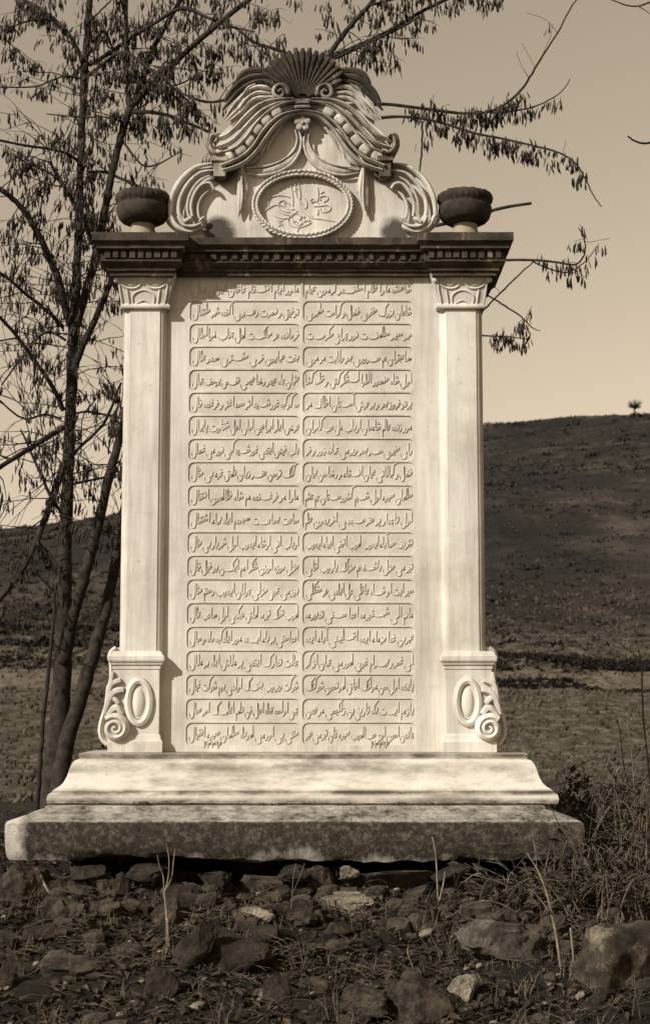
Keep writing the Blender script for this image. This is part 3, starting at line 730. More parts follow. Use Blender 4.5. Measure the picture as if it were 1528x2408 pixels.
# shell fan
fan = MB(); o_ = (MZ, 320)
for k in range(17):
    t = -1 + 2*k/16; a = R(62)*t
    L = 262 - 34*abs(t)**1.5 + (6 if k % 2 else 0)
    if abs(t) > 0.93: L -= 18
    pts = []
    for q in range(9):
        s = q/8; r = 30 + (L-30)*s
        bend = 10*t*s*s
        pts.append(cz(o_[0] + r*math.sin(a)*1.02 + bend, o_[1] - r*math.cos(a), YC - 0.010 - 0.018*math.sin(s*2.2)))
    fan.tube(pts, [(4 + 14.5*(q/8)**1.2 if q < 8 else 11)*K for q in range(9)], 7, 1.2)
fan.build('shell', M_SHELL, cr)
strands('leaf_plume', M_SHELL, [
    ([(690,232),(600,182),(500,168),(430,190),(392,240)], [8,16,20,20,8], 0.8, YC),
    ([(690,250),(590,206),(500,200),(430,228),(372,285),(340,335)], [8,14,18,20,18,6], 1.0, YC-.004)])
strands('acanthus_leaf', M_SHELL, [([(660,262),(580,228),(500,230),(430,268),(372,326),(328,378)], [8,13,15,17,15,5], 1.1, YC-.010)])
strands('acanthus_leaf', M_CREST, [
    ([(600,268),(520,256),(450,292),(390,352),(338,424)], [7,14,17,16,5], 1.2, YC-.014),
    ([(580,290),(510,286),(450,322),(405,378),(348,432)], [6,12,15,14,4], 1.2, YC-.018),
    ([(600,312),(520,312),(462,342),(425,388),(365,432)], [6,12,15,14,4], 1.2, YC-.022),
    ([(500,240),(460,262),(432,300)], [3,8,3], 1.4, YC-.030),([(470,300),(440,335),(412,372)], [3,8,3], 1.4, YC-.032)])
strands('arch_band', M_CREST, [
    ([(700,322),(600,328),(520,355),(450,412),(400,468),(340,516),(272,530)], [10,14,15,15,15,14,8], 2.3, YC-0.040),
    ([(700,334),(610,346),(532,386),(462,452),(402,520),(345,558),(285,572)], [8,11,13,13,14,14,8], 2.3, YC-0.044),
    ([(745,328),(640,348),(560,392),(500,452),(450,522),(395,574),(315,602)], [9,9,9,9,10,10,7], 2.7, YC-0.048),
    ([(745,352),(640,372),(570,412),(515,467),(465,537),(410,594),(320,640)], 24, 1.3, YC-0.028),
    ([(745,380),(650,398),(585,438),(535,492),(490,562),(425,622),(320,668)], 9, 2.7, YC-0.048),
    ([(745,394),(662,414),(602,460),(552,524),(502,594),(432,656),(330,694)], 11, 2.5, YC-0.040)])
# bead blocks inside the band
for mir in (0, 1):
    path = smooth_path([(640,372),(570,412),(515,467),(465,537),(410,594),(330,636)], 12)
    cum = [0]
    for i in range(1, len(path)): cum.append(cum[-1] + (path[i]-path[i-1]).length)
    nb = 6; bb = MB()
    for k in range(nb):
        d = cum[-1]*(k+0.5)/nb; i = min(range(len(cum)), key=lambda q: abs(cum[q]-d)); i = min(max(i,1), len(path)-2)
        t = path[i+1]-path[i-1]; p = path[i]
        a = cz(p.x if not mir else 2*MZ-p.x, p.y, YC-.040); b = cz((p+t).x if not mir else 2*MZ-(p+t).x, (p+t).y, YC-.040)
        tv = (b-a).normalized(); nv = Vector((-tv.z, 0, tv.x))
        bb.blob(a, [tv*(cum[-1]/nb/2*0.90*K), nv*(25*K), Vector((0,0.017,0))], 0.45, 16, 10)
    bb.build('bead_row', M_CREST, cr, sharp=60)
kb = MB(); kb.blob(cz(MZ,340,YC-.040), [(44*K,0,0),(0,.020,0),(0,0,13*K)], .35, 16, 10); kb.blob(cz(MZ,366,YC-.046), [(46*K,0,0),(0,.018,0),(0,0,9*K)], .35, 16, 10)
kb.build('keystone', M_CREST, cr, sharp=60)
# small volutes under the shell
for mir in (0, 1):
    b = MB(); pts, rr = [], []
    for k in range(60):
        t = k/59; a = R(-20) + t*math.pi*2*1.45; rad = 37*(1-t)**0.8 + 6
        x = 626 + rad*math.cos(a); y = 284 + rad*math.sin(-a)
        pts.append(cz(x if not mir else 2*MZ-x, y, YC - .026 - .014*t)); rr.append((9.5*(1-t)+6)*K)
    b.tube(pts, rr, 8, 1.4)
    x = 626 if not mir else 2*MZ-626
    b.blob(cz(x,284,YC-.004), [(34*K,0,0),(0,.014,0),(0,0,34*K)], 1, 14, 8)
    b.build('volute', M_CREST, cr)
# end blocks and curls of the arch
for mir in (0, 1):
    g = lambda x: x if not mir else 2*MZ - x
    b = MB(); a1, a2 = sorted((cz(g(288),660).x, cz(g(350),660).x))
    b.box(a1, a2, YC-.050, YC+.05, cz(MZ,745).z, cz(MZ,655).z)
    a1, a2 = sorted((cz(g(278),660).x, cz(g(362),660).x)); b.box(a1, a2, YC-.058, YC+.05, cz(MZ,668).z, cz(MZ,640).z)
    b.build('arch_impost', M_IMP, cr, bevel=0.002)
    b = MB()
    P = smooth_path([tuple(cz(g(x),y,YC-.045)) for x,y in ((330,600),(300,610),(275,590),(264,555),(272,522),(292,514),(300,532),(288,548))], 5)
    b.tube(P, [15*K]*(len(P)-8) + [11*K]*8, 8, 2.6)
    P = smooth_path([tuple(cz(g(x),y,YC-.0)) for x,y in ((292,640),(268,600),(252,560),(258,520),(275,508))], 5); b.tube(P, 12*K, 8, 3.0)
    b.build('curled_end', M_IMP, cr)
# garlands and inner palm leaves, drawn for each side
strands('garland', M_CREST, [([(714,472),(728,530),(717,590),(678,640),(612,678),(530,694),(448,686)], [8,16,26,34,34,24,6], 0.85, YC-.008),
                             ([(722,474),(738,530),(728,596),(690,654),(620,698),(530,716),(455,702)], [5,8,9,10,9,8,4], 1.2, YC-.016),
                             ([(706,476),(716,530),(702,582),(664,622),(606,654),(530,672),(452,676)], [4,6,7,7,7,6,3], 1.3, YC-.022)], sides=10)
strands('palm_leaf', M_CREST, [([(700,412),(655,432),(622,470),(600,512)], [8,16,15,3], 1.1, YC-.016), ([(640,452),(590,500),(540,575),(490,640),(448,662)], [6,14,20,18,5], 1.0, YC-.014),
                               ([(620,480),(580,535),(560,585)], [5,11,2], 1.2, YC-.02), ([(560,545),(535,590),(525,635)], [5,11,2], 1.2, YC-.02), ([(585,440),(560,480),(515,560),(455,640)], [5,8,9,5], 1.2, YC-.026)])
strands('hanging_tassel', M_CREST, [([(425,640),(420,720),(420,800),(418,870),(412,932)], [5,14,22,21,3], 1.0, YC-.014), ([(430,645),(438,720),(446,790),(440,850)], [5,12,18,5], 1.0, YC-.014),
                                    ([(427,640),(429,740),(431,830),(422,900)], [4,8,9,3], 1.3, YC-.026), ([(441,690),(455,760),(462,812)], [4,9,3], 1.2, YC-.012)])
b = MB()
for k in range(5):
    a = R(90 + 72*k); d = Vector((math.cos(a),0,math.sin(a))); s_ = Vector((-d.z,0,d.x))
    b.blob(cz(MZ,444,YC-.034) + d*25*K, [d*23*K, s_*19*K, Vector((0,.008,0))], .8, 12, 7)
b.blob(cz(MZ,444,YC-.040), [(12*K,0,0),(0,.010,0),(0,0,12*K)], 1, 10, 7)
b.blob(cz(MZ,470,YC-.015), [(34*K,0,0),(0,.02,0),(0,0,30*K)], 1, 12, 7)
b.build('rosette', M_CREST, cr)
# big C scrolls at either side
strands('side_scroll', M_CREST, [
    ([(278,656),(190,676),(112,744),(64,838),(56,930)], [8,15,18,18,12], 1.6, YC-.016),
    ([(290,690),(212,704),(148,762),(108,842),(104,918),(136,962)], [6,10,12,13,14,14], 1.6, YC-.026),
    ([(262,716),(200,752),(155,826),(146,900),(160,940)], [4,8,9,9,8], 1.4, YC-.022),
    ([(286,786),(262,760),(222,766),(184,812),(166,872),(172,930)], [8,13,12,11,11,9], 1.6, YC-.026),
    ([(262,792),(226,822),(202,872),(206,930),(222,950)], [4,9,10,9,4], 1.4, YC-.016),
    ([(60,930),(95,985),(155,1010),(212,990),(226,972)], [14,17,17,14,5], 1.5, YC-.018),
    ([(100,930),(128,975),(180,982),(222,962)], [12,13,13,5], 1.5, YC-.032),
    ([(36,850),(30,900),(48,962),(90,1010)], [3,11,12,5], 1.6, YC+.012),
    ([(128,962),(152,948),(170,936)], [14,17,8], 1.5, YC-.036),
    ([(206,958),(224,940),(236,932)], [6,9,4], 1.4, YC-.020)], sides=9)
# oval medallion with wreath and monogram
OC = (745, 868)
md = MB(); n = 56
e = [cz(OC[0] + 240*math.cos(2*math.pi*k/n), OC[1] - 158*math.sin(2*math.pi*k/n)) for k in range(n)]
md.prism([(p.x, p.z) for p in e], YC - .004, YC + .002); medal = md.build('medallion', M_MARBLE, cr)
wr = MB(); ring = [cz(OC[0] + 247*math.cos(2*math.pi*k/64), OC[1] - 166*math.sin(2*math.pi*k/64), YC-.004) for k in range(65)]
wr.tube(ring, 17*K, 8, 2.0)
for k in range(60):
    for s_ in (-1, 1):
        t = 2*math.pi*(k + (.5 if s_ > 0 else 0))/60
        p = cz(OC[0] + (247 + s_*10)*math.cos(t), OC[1] - (166 + s_*10)*math.sin(t), YC-.022)
        sg = 1 if math.cos(t) > 0 else -1
        d = Vector((-math.sin(t)*247*sg, 0, math.cos(t)*166*sg)).normalized(); nn = Vector((math.cos(t),0,math.sin(t)))
        d = (d + nn*0.28*s_).normalized(); q = Vector((-d.z,0,d.x))
        wr.blob(p, [d*19*K, q*8.5*K, Vector((0,.008,0))], 1, 8, 5)
wr.build('laurel_wreath', M_CREST, cr, sharp=70)
tg = MB()
def tz(x, y): 
    p = at((x/5.457 + 580)*0.9865, (y/5.457 + 390)*0.9865, YC-.004); return Vector((p.x, p.z))
for pts, wd in (
    ([(612,250),(622,330),(640,440),(640,560)],1.0),([(668,190),(676,300),(690,420),(760,520)],1.0),([(716,175),(722,260),(740,390),(735,470)],1.1),
    ([(600,435),(520,415),(420,418),(350,450),(325,510),(330,570)],1.1),([(240,640),(330,580),(420,535),(520,555),(590,600)],1.0),
    ([(600,540),(575,500),(530,478),(480,490),(455,530),(475,590),(540,625),(605,630)],1.1),([(575,520),(545,505),(530,530),(560,545)],.8),
    ([(395,670),(450,700),(530,715),(600,690),(640,640)],1.0),([(470,625),(520,655),(590,668)],.9),
    ([(690,430),(740,520),(820,610),(900,690)],1.1),([(760,400),(810,470),(825,540),(800,600)],1.0),([(700,530),(770,620),(850,680),(910,710),(1010,720),(1180,750)],1.1),
    ([(600,690),(580,740),(610,800),(690,825),(780,815),(880,765)],1.1),([(730,820),(710,850),(695,885)],.9),([(620,700),(660,650),(720,660)],.9),([(640,720),(650,770),(680,740),(700,780)],.9),
    ([(700,700),(730,730),(760,690),(790,720)],.9),([(780,760),(820,740),(860,745),(840,700)],.9),([(620,600),(660,590),(700,620),(650,640)],.9),([(690,640),(740,690),(800,690)],.8),([(660,780),(720,800),(770,770)],.9),
    ([(650,350),(665,360)],1.1),([(700,325),(712,335)],1.1),
    ([(960,300),(970,380),(965,470),(940,500)],1.1),([(1000,390),(1045,360)],1.1),([(1000,480),(990,440),(1040,420),(1095,430),(1090,470),(1040,500)],1.1),([(930,430),(955,460)],.9),
    ([(870,490),(890,455),(920,470)],1),([(880,515),(930,490),(980,520)],.9),([(910,555),(1000,550),(1080,540),(1130,560),(1125,600),(1070,632),(1010,620),(995,580)],1.1),([(965,590),(968,640),(955,668)],1.0),([(1055,580),(1060,605)],.9),
    ([(450,745),(510,745)],.8),([(480,760),(500,790),(455,810)],.8),([(460,775),(490,775)],.7),([(495,800),(510,820)],.7)):
    pen(tg, smooth_path([tz(*q) for q in pts], 4), 0.0017*wd, 0.0032, YC - .0041)
tg.build('monogram', M_MARBLE, medal, smooth=False)
# ------------------------------------------------------------------ ground: one sheet from the rubble bank to the far hill
def sm(a, b, x):
    t = max(0.0, min(1.0, (x - a)/(b - a))); return t*t*(3 - 2*t)
RX = [(-260,22),(-120,26),(-60,30.2),(-46,29.6),(-38,29.2),(-20,33),(0,41),(20,47.6),(29,49.2),(37,50.2),(45,50.4),(57,50.2),(80,49.4),(130,44),(260,36)]
def ridge(x):
    for (a, p), (b, q) in zip(RX, RX[1:]):
        if a <= x <= b: return p + (q-p)*(x-a)/(b-a)
    return 24 if x < 0 else 40
YR = 300.0
def h(x, y, fine=True):
    if y < -0.30: z = -0.392 - 0.235*(-0.30 - y)
    elif y < 2: z = -0.392 - 0.05*sm(-0.30, -0.22, y)*(1 - sm(0.3, 0.5, y)) + 0.03*sm(0.3, 0.6, y)
    else: z = -0.362 - 0.14*sm(2, 8, y)
    if y > 8:
        s = 0.020*x*sm(8, 30, y)
        z += 0.95*sm(12, 29.5, y) - s*0.25
        z += 0.38*sm(29.6, 30.4, y) + 0.45*sm(32.8, 33.8, y)
    if y > 34:
        t = (y - 34)/(YR - 34)
        if t <= 1: k = t*(1.18 - 0.18*t*t*t) if t < 1 else 1
        else: k = 1 - (t-1)*0.9
        z += (ridge(x) - z)*min(1.0, k) if t <= 1 else (ridge(x)*k - z)
        z += sm(34, 80, y)*(1 - 0.75*sm(220, 290, y))*(1.4*noise.noise(Vector((x*0.03, y*0.03, 1))) + 0.5*noise.noise(Vector((x*0.11, y*0.11, 4))))*(1 if t < 1 else .3)
    if fine:
        p = Vector((x, y, 0))
        a = 1.0 if y < 6 else 2.2
        z += a*(0.030*noise.noise(p*1.7) + (0.026 if y < 0.6 else 0.016)*noise.noise(p*5.3 + Vector((3,1,0))))
        if y < 6: z += 0.016*noise.noise(p*13) + 0.007*noise.noise(p*34)
    return z
def ground_at(px, py):
    u, v = (px - PW/2)/F, (PH/2 - py)/F
    d = Vector((u, CT - v*ST, ST + v*CT)); o = cam.location; t = 1.0
    while t < 450:
        p = o + d*t
        if p.z < h(p.x, p.y): break
        t += max(0.012, 0.004*t)
    return Vector((p.x, p.y, h(p.x, p.y)))
def spaced(a, b, lo, fine0, fine1, grow):
    xs = [fine0]; 
    while xs[-1] < fine1: xs.append(xs[-1] + lo)
    st = lo
    while xs[-1] < b: st *= grow; xs.append(xs[-1] + st)
    st = lo; L = [fine0]
    while L[-1] > a: st *= grow; L.append(L[-1] - st)
    return L[::-1][:-1] + xs
xs = spaced(-260, 260, 0.022, -1.15, 1.15, 1.06); ys = spaced(-8, 430, 0.022, -1.75, -0.2, 1.035)
gm = MB()
gm.v = [(x, y, h(x, y)) for y in ys for x in xs]; nx = len(xs)
gm.f = [(j*nx+i, j*nx+i+1, (j+1)*nx+i+1, (j+1)*nx+i) for j in range(len(ys)-1) for i in range(nx-1)]
def m_ground():
    m, nt, b = mat('earth_and_turf', 1.0)
    y = objz(nt, 1)
    near_ = ramp(nt, nz(nt, 9, 9, 0.75), [(0.33, (0.006,0.0045,0.003)), (0.52, (0.016,0.012,0.008)), (0.72, (0.045,0.034,0.022))])
    fld = ramp(nt, nz(nt, 3.2, 10, 0.82, (1,0.6,1)), [(0.38, (0.010,0.0078,0.005)), (0.50, (0.060,0.047,0.032)), (0.64, (0.19,0.153,0.107))])
    hil = ramp(nt, nz(nt, 0.10, 9, 0.74, (1,0.5,1)), [(0.36, (0.005,0.0037,0.0027)), (0.50, (0.018,0.0133,0.0096)), (0.64, (0.075,0.057,0.042))])
    sp = ramp(nt, nz(nt, 0.55, 9, 0.85, (1,0.35,1)), [(0.40, 0.35), (0.6, 1.3)])
    hil = mix(nt, 1.0, hil, sp, 'MULTIPLY')
    pt = ramp(nt, nz(nt, 0.045, 5, 0.6, (1,0.6,1), (5,2,0)), [(0.40, 0.30), (0.60, 1.0)])
    hil = mix(nt, 1.0, hil, pt, 'MULTIPLY')
    def st(a, c):
        r = nt.nodes.new('ShaderNodeMapRange'); r.inputs[1].default_value = a; r.inputs[2].default_value = c
        nt.links.new(math_(nt, 'ADD', y, math_(nt, 'MULTIPLY', math_(nt, 'SUBTRACT', nz(nt, 0.4, 4, 0.6), 0.5), 6.0 if a > 20 else 1.0)), r.inputs[0]); return r.outputs[0]
    bd = nt.nodes.new('ShaderNodeMapRange'); bd.inputs[1].default_value = 2.2; bd.inputs[2].default_value = 1.4; nt.links.new(math_(nt, 'ABSOLUTE', math_(nt, 'SUBTRACT', y, 31.6)), bd.inputs[0])
    fld = mix(nt, math_(nt, 'MULTIPLY', bd.outputs[0], ramp(nt, nz(nt, 2.6, 9, .8, loc=(3,1,0)), [(0.42, 0.0), (0.60, 0.6)])), fld, (0.20,0.155,0.108))
    c = mix(nt, st(3, 9), near_, fld); c = mix(nt, st(35, 42), c, hil)
    nt.links.new(c, b.inputs['Base Color'])
    bump(nt, b, nz(nt, 30, 9, 0.8), 0.9, 0.02)
    return m
ground = gm.build('ground', m_ground(), sharp=0)
tag(ground, kind='structure')

# ------------------------------------------------------------------ scrub, grass and hedge lines far behind
def leaf_clump(mb, c, r, n, rnd, size, squash=0.8):
    for _ in range(n):
        d = Vector((rnd.gauss(0,1), rnd.gauss(0,1), rnd.gauss(0,1))).normalized()*r*rnd.uniform(.45,1.0)
        d.z = abs(d.z)*squash
        a = Vector((rnd.gauss(0,1), rnd.gauss(0,1), rnd.gauss(0,1))).normalized(); b = a.orthogonal().normalized()
        s = size*rnd.uniform(.6,1.3); p = c + d
        mb.add([p - a*s, p - b*s*.5, p + a*s, p + b*s*.5], [(0,1,2,3)])
M_SCRUB = m_noise('dark_scrub', (0.007,0.0055,0.004), (0.026,0.020,0.014), 2.0)
rnd = random.Random(11)
mb = MB()
for k in range(9500):
    y = 36 + (YR-40)*rnd.random()**2.3; half_w = (y + D)*0.24
    x = rnd.uniform(-half_w, half_w)
    if noise.noise(Vector((x*.045, y*.02, 7))) < -0.05 and rnd.random() < .75: continue
    r = (.13 + .7*rnd.random()**4)*(0.35 + y/150)
    leaf_clump(mb, Vector((x, y, h(x,y) - r*.3)), r, 24, rnd, r*.26, .55)
tag(mb.build('hill_scrub', M_SCRUB, smooth=False), 'patchy dark scrub dotted over the far bare hillside', 'scrub', kind='stuff')
mb = MB()
for k in range(16000):
    y = 33 + (YR-36)*rnd.random()**2.4; half_w = (y + D)*0.24; x = rnd.uniform(-half_w, half_w); r = rnd.uniform(.06,.20)*(0.4 + y/90)
    leaf_clump(mb, Vector((x, y, h(x,y) - r*.35)), r, 7, rnd, r*.5, .5)
tag(mb.build('hill_grass', m_noise('hill_grass', (0.005,0.0037,0.0027), (0.085,0.064,0.045), 0.25, dr=.8, a=.42, z=.62), smooth=False), 'coarse mottled grass covering the bare hillside', 'grass', kind='stuff')
mb = MB()
for k in range(9000):
    y = 4 + 44*rnd.random()**1.1; half_w = (y + D)*0.23
    x = rnd.uniform(-half_w, half_w); r = rnd.uniform(.03,.09)*(0.6 + y/40)
    p = Vector((x, y, h(x,y)))
    for q in range(5):
        a = rnd.uniform(0,6.28); t = Vector((math.cos(a)*r*rnd.uniform(.2,.8), math.sin(a)*r*.5, r*rnd.uniform(.5,1.1))); sd_ = Vector((math.cos(a+1.57), math.sin(a+1.57), 0))*r*.22
        mb.add([p - sd_, p + sd_, p + t], [(0,1,2)])
tag(mb.build('field_grass', m_noise('withered_grass', (0.03,0.0235,0.015), (0.15,0.12,0.083), 3.0), smooth=False), 'withered tussocky grass of the field behind the monument', 'grass', kind='stuff')
def hedge(pts, label, r, seed):
    rn = random.Random(seed); mb = MB()
    P = smooth_path([tuple(ground_at(*p)) for p in pts], 70)
    for p in P:
        q = Vector((p.x + rn.uniform(-.1,.1), p.y + rn.uniform(-.12,.12), 0)); q.z = h(q.x, q.y)
        if noise.noise(Vector((q.x*.9, seed, 0))) > .62: continue
        leaf_clump(mb, q, r*rn.uniform(.6,1.2), 34, rn, r*.34, 1.0)
    c = P[len(P)//2]
    o = mb.build('low_hedge', M_SCRUB, smooth=False); tag(o, label, 'hedge', 'dark scrub lines across the field')
hedge([(1120,1541),(1230,1546),(1330,1556),(1430,1570),(1500,1576),(1600,1582)], 'upper dark line of low scrub across the field right of the monument', 0.11, 1)
hedge([(1130,1612),(1250,1616),(1380,1624),(1480,1629),(1610,1634)], 'lower dark line of low scrub beside the right scroll bracket', 0.085, 2)
hedge([(-20,1470),(60,1482),(150,1478),(290,1486)], 'dark line of low scrub behind the left tree trunks', 0.13, 3)

# ------------------------------------------------------------------ trees hung with dry seed pods
M_BARK = m_noise('dark_bark', (0.010,0.008,0.0065), (0.052,0.040,0.030), 30, 0.95, 70, 0.8, 0.006)
M_TWIG = m_noise('twig_bark', (0.012,0.0095,0.0075), (0.034,0.027,0.020), 20)
M_POD = m_noise('dry_pod', (0.012,0.0095,0.0075), (0.075,0.055,0.036), 25, 0.8)
class Tree:
    def __init__(s, name, base, label, seed):
        s.root = thing(name, base, label, 'tree', 'bare trees hung with seed pods'); s.r = random.Random(seed)
        s.tw = MB(); s.pods = []; s.k = 0.98
    def limb(s, name, pts, y0, y1, sides=8, wob=0.0):
        """pts = (px, py, radius in px) of the photograph, depth going from y0 to y1"""
        P, rr = [], []; n = len(pts)
        for i, q in enumerate(pts):
            Y = y0 + (y1-y0)*i/(n-1); p = at(q[0], q[1], Y); P.append((p.x, p.y + s.r.uniform(-wob, wob), p.z, q[2]*S*(Y+D)/D))
        Q = smooth_path([Vector(p).to_4d() if len(p) == 3 else Vector(p) for p in P], 5)
        pth = [Vector((q[0] + .002*s.r.uniform(-1,1), q[1], q[2])) for q in Q]; rad = [q[3]*s.r.uniform(.93,1.07) for q in Q]
        mb = MB(); mb.tube(pth, rad, sides); mb.build(name, M_BARK if rad[0] > .006 else M_TWIG, s.root, sharp=0)
        return pth, rad
    def cluster(s, p, n=None, ln=None):
        r = s.r; n = n or r.randint(2,6); mb = MB(); ln = ln or r.uniform(.036,.054)
        for _ in range(n):
            a = r.uniform(0,6.28); sp = r.uniform(0,.45)
            d = Vector((math.cos(a)*sp, math.sin(a)*sp, -1)).normalized(); L = ln*r.uniform(.7,1.15); w_ = r.uniform(.0034,.0056)
            o = p + Vector((r.uniform(-.022,.022), r.uniform(-.02,.02), r.uniform(-.022,.006)))
            b = Vector((math.cos(a+1.57+r.uniform(-.8,.8)), math.sin(a+1.57), 0)); c = d.cross(b)*.45
            bow = b.cross(d)*L*r.uniform(-.12,.12)
            vs = [o + d*L*.12]
            for t, k in ((.35,.85),(.7,1.0)):
                m_ = o + d*L*(.12+t) + bow*math.sin(t*3.1)
                vs += [m_ + b*w_*k, m_ - b*w_*k*.6 + c*w_*k, m_ - b*w_*k*.6 - c*w_*k]
            vs.append(o + d*L*1.12)
            fs = [(0,1,2),(0,2,3),(0,3,1)] + [(1+i,4+i,4+(i+1)%3,1+(i+1)%3) for i in range(3)] + [(7,5,4),(7,6,5),(7,4,6)]
            mb.add(vs, fs)
        if p.z > h(p.x, p.y) + .05: s.pods.append((n*ln, mb))
    def twig(s, p, d, L, r0, depth, pod):
        r = s.r; n = 5; pts = [p]; q = p.copy(); d = d.copy()
        for i in range(n):
            d = (d + Vector((r.gauss(0,.16), r.gauss(0,.10), r.gauss(0,.16) - .04))).normalized(); q = q + d*L/n; pts.append(q.copy())
            if depth and r.random() < .5:
                e = (d + Vector((r.gauss(0,.6), r.gauss(0,.4), r.gauss(0,.6)))).normalized()
                s.twig(q, e, L*r.uniform(.3,.65), r0*.65, depth-1, pod)
            if r.random() < pod: s.cluster(q)
        s.tw.tube(pts, [max(.0009, r0*(1 - i/(n+1.5))) for i in range(n+1)], 4)
        if r.random() < .25: s.tw.tube([q, q + d*L*.2 + Vector((0,0,r.uniform(-.02,.03)))], [.001,.0006], 3)
    def dress(s, path, dens, L=(.10,.34), pod=.22, t0=.1, t1=1.0, up=.15, r0=.0028, along=0.0, depth=1):
        """side twigs along a limb; along = pod clusters hung straight from it per metre"""
        r = s.r; n = len(path); ln = sum((path[i+1]-path[i]).length for i in range(n-1))*(t1-t0)
        for _ in range(int(ln*dens*s.k)):
            i = min(n-2, max(0, int((t0 + (t1-t0)*r.random())*(n-1)))); p = path[i].lerp(path[i+1], r.random())
            t = (path[i+1]-path[i]).normalized(); side = Vector((r.gauss(0,1), r.gauss(0,.45), r.gauss(0,1))).normalized()
            s.twig(p, (side + t*.5 + Vector((0,0,up))).normalized(), r.uniform(*L), r0*r.uniform(.7,1.2), depth, pod)
        for _ in range(int(ln*along*s.k)):
            i = min(n-2, max(0, int((t0 + (t1-t0)*r.random())*(n-1)))); p = path[i].lerp(path[i+1], r.random())
            s.cluster(p + Vector((r.uniform(-.02,.02), r.uniform(-.06,.06), r.uniform(-.02,.02))), r.randint(4,8))
    def finish(s):
        s.tw.build('twigs', M_TWIG, s.root, sharp=0)
        s.pods.sort(key=lambda q: -q[0]*len(q[1].v))
        for _, mb in s.pods[:100]: mb.build('pod_cluster', M_POD, s.root, sharp=0)
        if len(s.pods) > 100:
            a = MB()
            for _, mb in s.pods[100:]: a.add(mb.v, mb.f)
            tag(a.build('pod_clusters', M_POD, s.root, sharp=0), kind='stuff')

YL = 1.25
T = Tree('pod_tree', (at(120,1900,YL).x, YL, h(at(120,1900,YL).x, YL)), 'dark many-stemmed bare tree hung with dry pods left of the monument', 4)
trunk, _ = T.limb('trunk', [(112,2010,40),(122,1900,32),(136,1760,27),(145,1620,23),(150,1500,20),(153,1360,16.5),(156,1250,15),(160,1120,14),(165,1000,13.5),(170,880,13),(173,800,13),(176,720,12),(182,620,10.5),(186,530,9.5),(189,430,9),(193,320,8.8),(197,210,9),(203,130,8.5),(210,30,8),(222,-140,6)], YL, YL+.15, 12)
L = T.limb
l = {}
l['B'],_ = L('stem', [(150,1560,17),(172,1450,14.5),(196,1370,13),(215,1300,12.5),(234,1225,12),(256,1125,11),(276,1050,10),(300,960,9),(330,850,7)], YL, YL-.1, 10)
l['C'],_ = L('stem', [(128,1960,24),(152,1770,19),(178,1680,17.5),(202,1600,17),(222,1530,16),(243,1460,14),(258,1395,13),(272,1320,12),(292,1210,11),(330,1050,9)], YL-.05, YL+.1, 10)
l['D'],_ = L('limb', [(150,1090,9),(128,1160,9),(108,1215,8),(78,1290,8),(40,1360,8),(-10,1420,7)], YL, YL-.2)
l['E'],_ = L('limb', [(172,790,11),(205,680,10),(228,590,10),(250,480,9.5),(268,390,9),(288,310,9.5),(306,255,10)], YL, YL+.05, 10)
l['E1'],_ = L('limb', [(306,255,7),(300,190,6.5),(297,90,6),(296,-60,5)], YL+.05, YL+.1)
l['E2'],_ = L('limb', [(308,255,7.5),(333,195,7),(360,115,6.5),(405,35,6),(440,-30,5)], YL+.05, YL+.25)
l['E3'],_ = L('limb', [(310,250,9),(345,212,8),(370,187,8),(440,120,7.5),(515,55,7),(590,-5,6),(650,-45,5)], YL+.05, YL-.05)
l['F'],_ = L('branch', [(198,155,6),(225,145,6),(252,128,5.5),(300,95,5),(370,50,4.5),(430,20,4.5),(490,42,4),(540,62,3),(600,75,2)], YL+.12, YL)
l['G'],_ = L('branch', [(195,190,5),(230,160,4.5),(288,122,4),(335,150,4),(390,190,3.5),(450,245,2.5)], YL+.12, YL-.1)
l['H'],_ = L('branch', [(196,150,6),(172,95,5.5),(130,48,5),(85,15,4.5),(40,-10,4)], YL+.12, YL+.3)
l['I'],_ = L('branch', [(193,185,3),(150,180,2.5),(120,190,2.2),(80,204,2),(-5,205,1.6)], YL+.12, YL)
l['J'],_ = L('branch', [(186,380,4),(160,362,3.8),(115,350,3.5),(60,342,3.2),(-10,328,3)], YL+.1, YL-.1)
l['K'],_ = L('branch', [(290,288,3),(265,280,2.5),(235,274,2),(195,276,2),(110,268,1.5)], YL, YL+.1)
l['M'],_ = L('branch', [(312,265,5),(345,263,4.8),(390,270,4.5),(430,285,4),(480,305,3.5),(520,325,2.5)], YL, YL-.15)
l['N'],_ = L('branch', [(205,405,4),(248,405,3.8),(285,420,3.6),(330,440,3.3),(372,462,2.5)], YL+.1, YL-.05)
l['O'],_ = L('branch', [(292,335,3),(318,370,2.8),(340,390,2.6),(375,385,2),(430,352,1.3)], YL, YL-.1)
l['P'],_ = L('branch', [(216,575,6),(202,530,6),(182,492,6),(158,448,5),(125,395,3.5),(118,380,2)], YL, YL-.2)
l['Q'],_ = L('branch', [(160,450,3),(125,412,2.8),(85,392,2.5),(48,376,2)], YL-.1, YL-.15)
l['U'],_ = L('limb', [(165,760,10),(152,715,9.5),(138,660,9),(118,610,8.5),(98,565,8),(60,500,7),(25,462,6.5),(-15,435,6)], YL, YL-.25)
l['V'],_ = L('limb', [(175,870,9),(196,810,8.5),(220,760,8),(243,705,7.5),(262,655,7),(256,630,6),(228,600,5)], YL, YL-.1)
l['W'],_ = L('branch', [(150,965,6),(128,915,5.5),(98,870,5),(60,818,4.5),(25,772,4),(-10,735,3.5)], YL, YL-.2)
l['X'],_ = L('branch', [(150,1005,7),(110,1030,6.5),(70,1055,6.5),(30,1080,6),(-15,1108,6)], YL, YL-.3)
l['Y'],_ = L('branch', [(168,975,3),(205,968,2.8),(250,976,2.5),(296,986,2)], YL, YL)
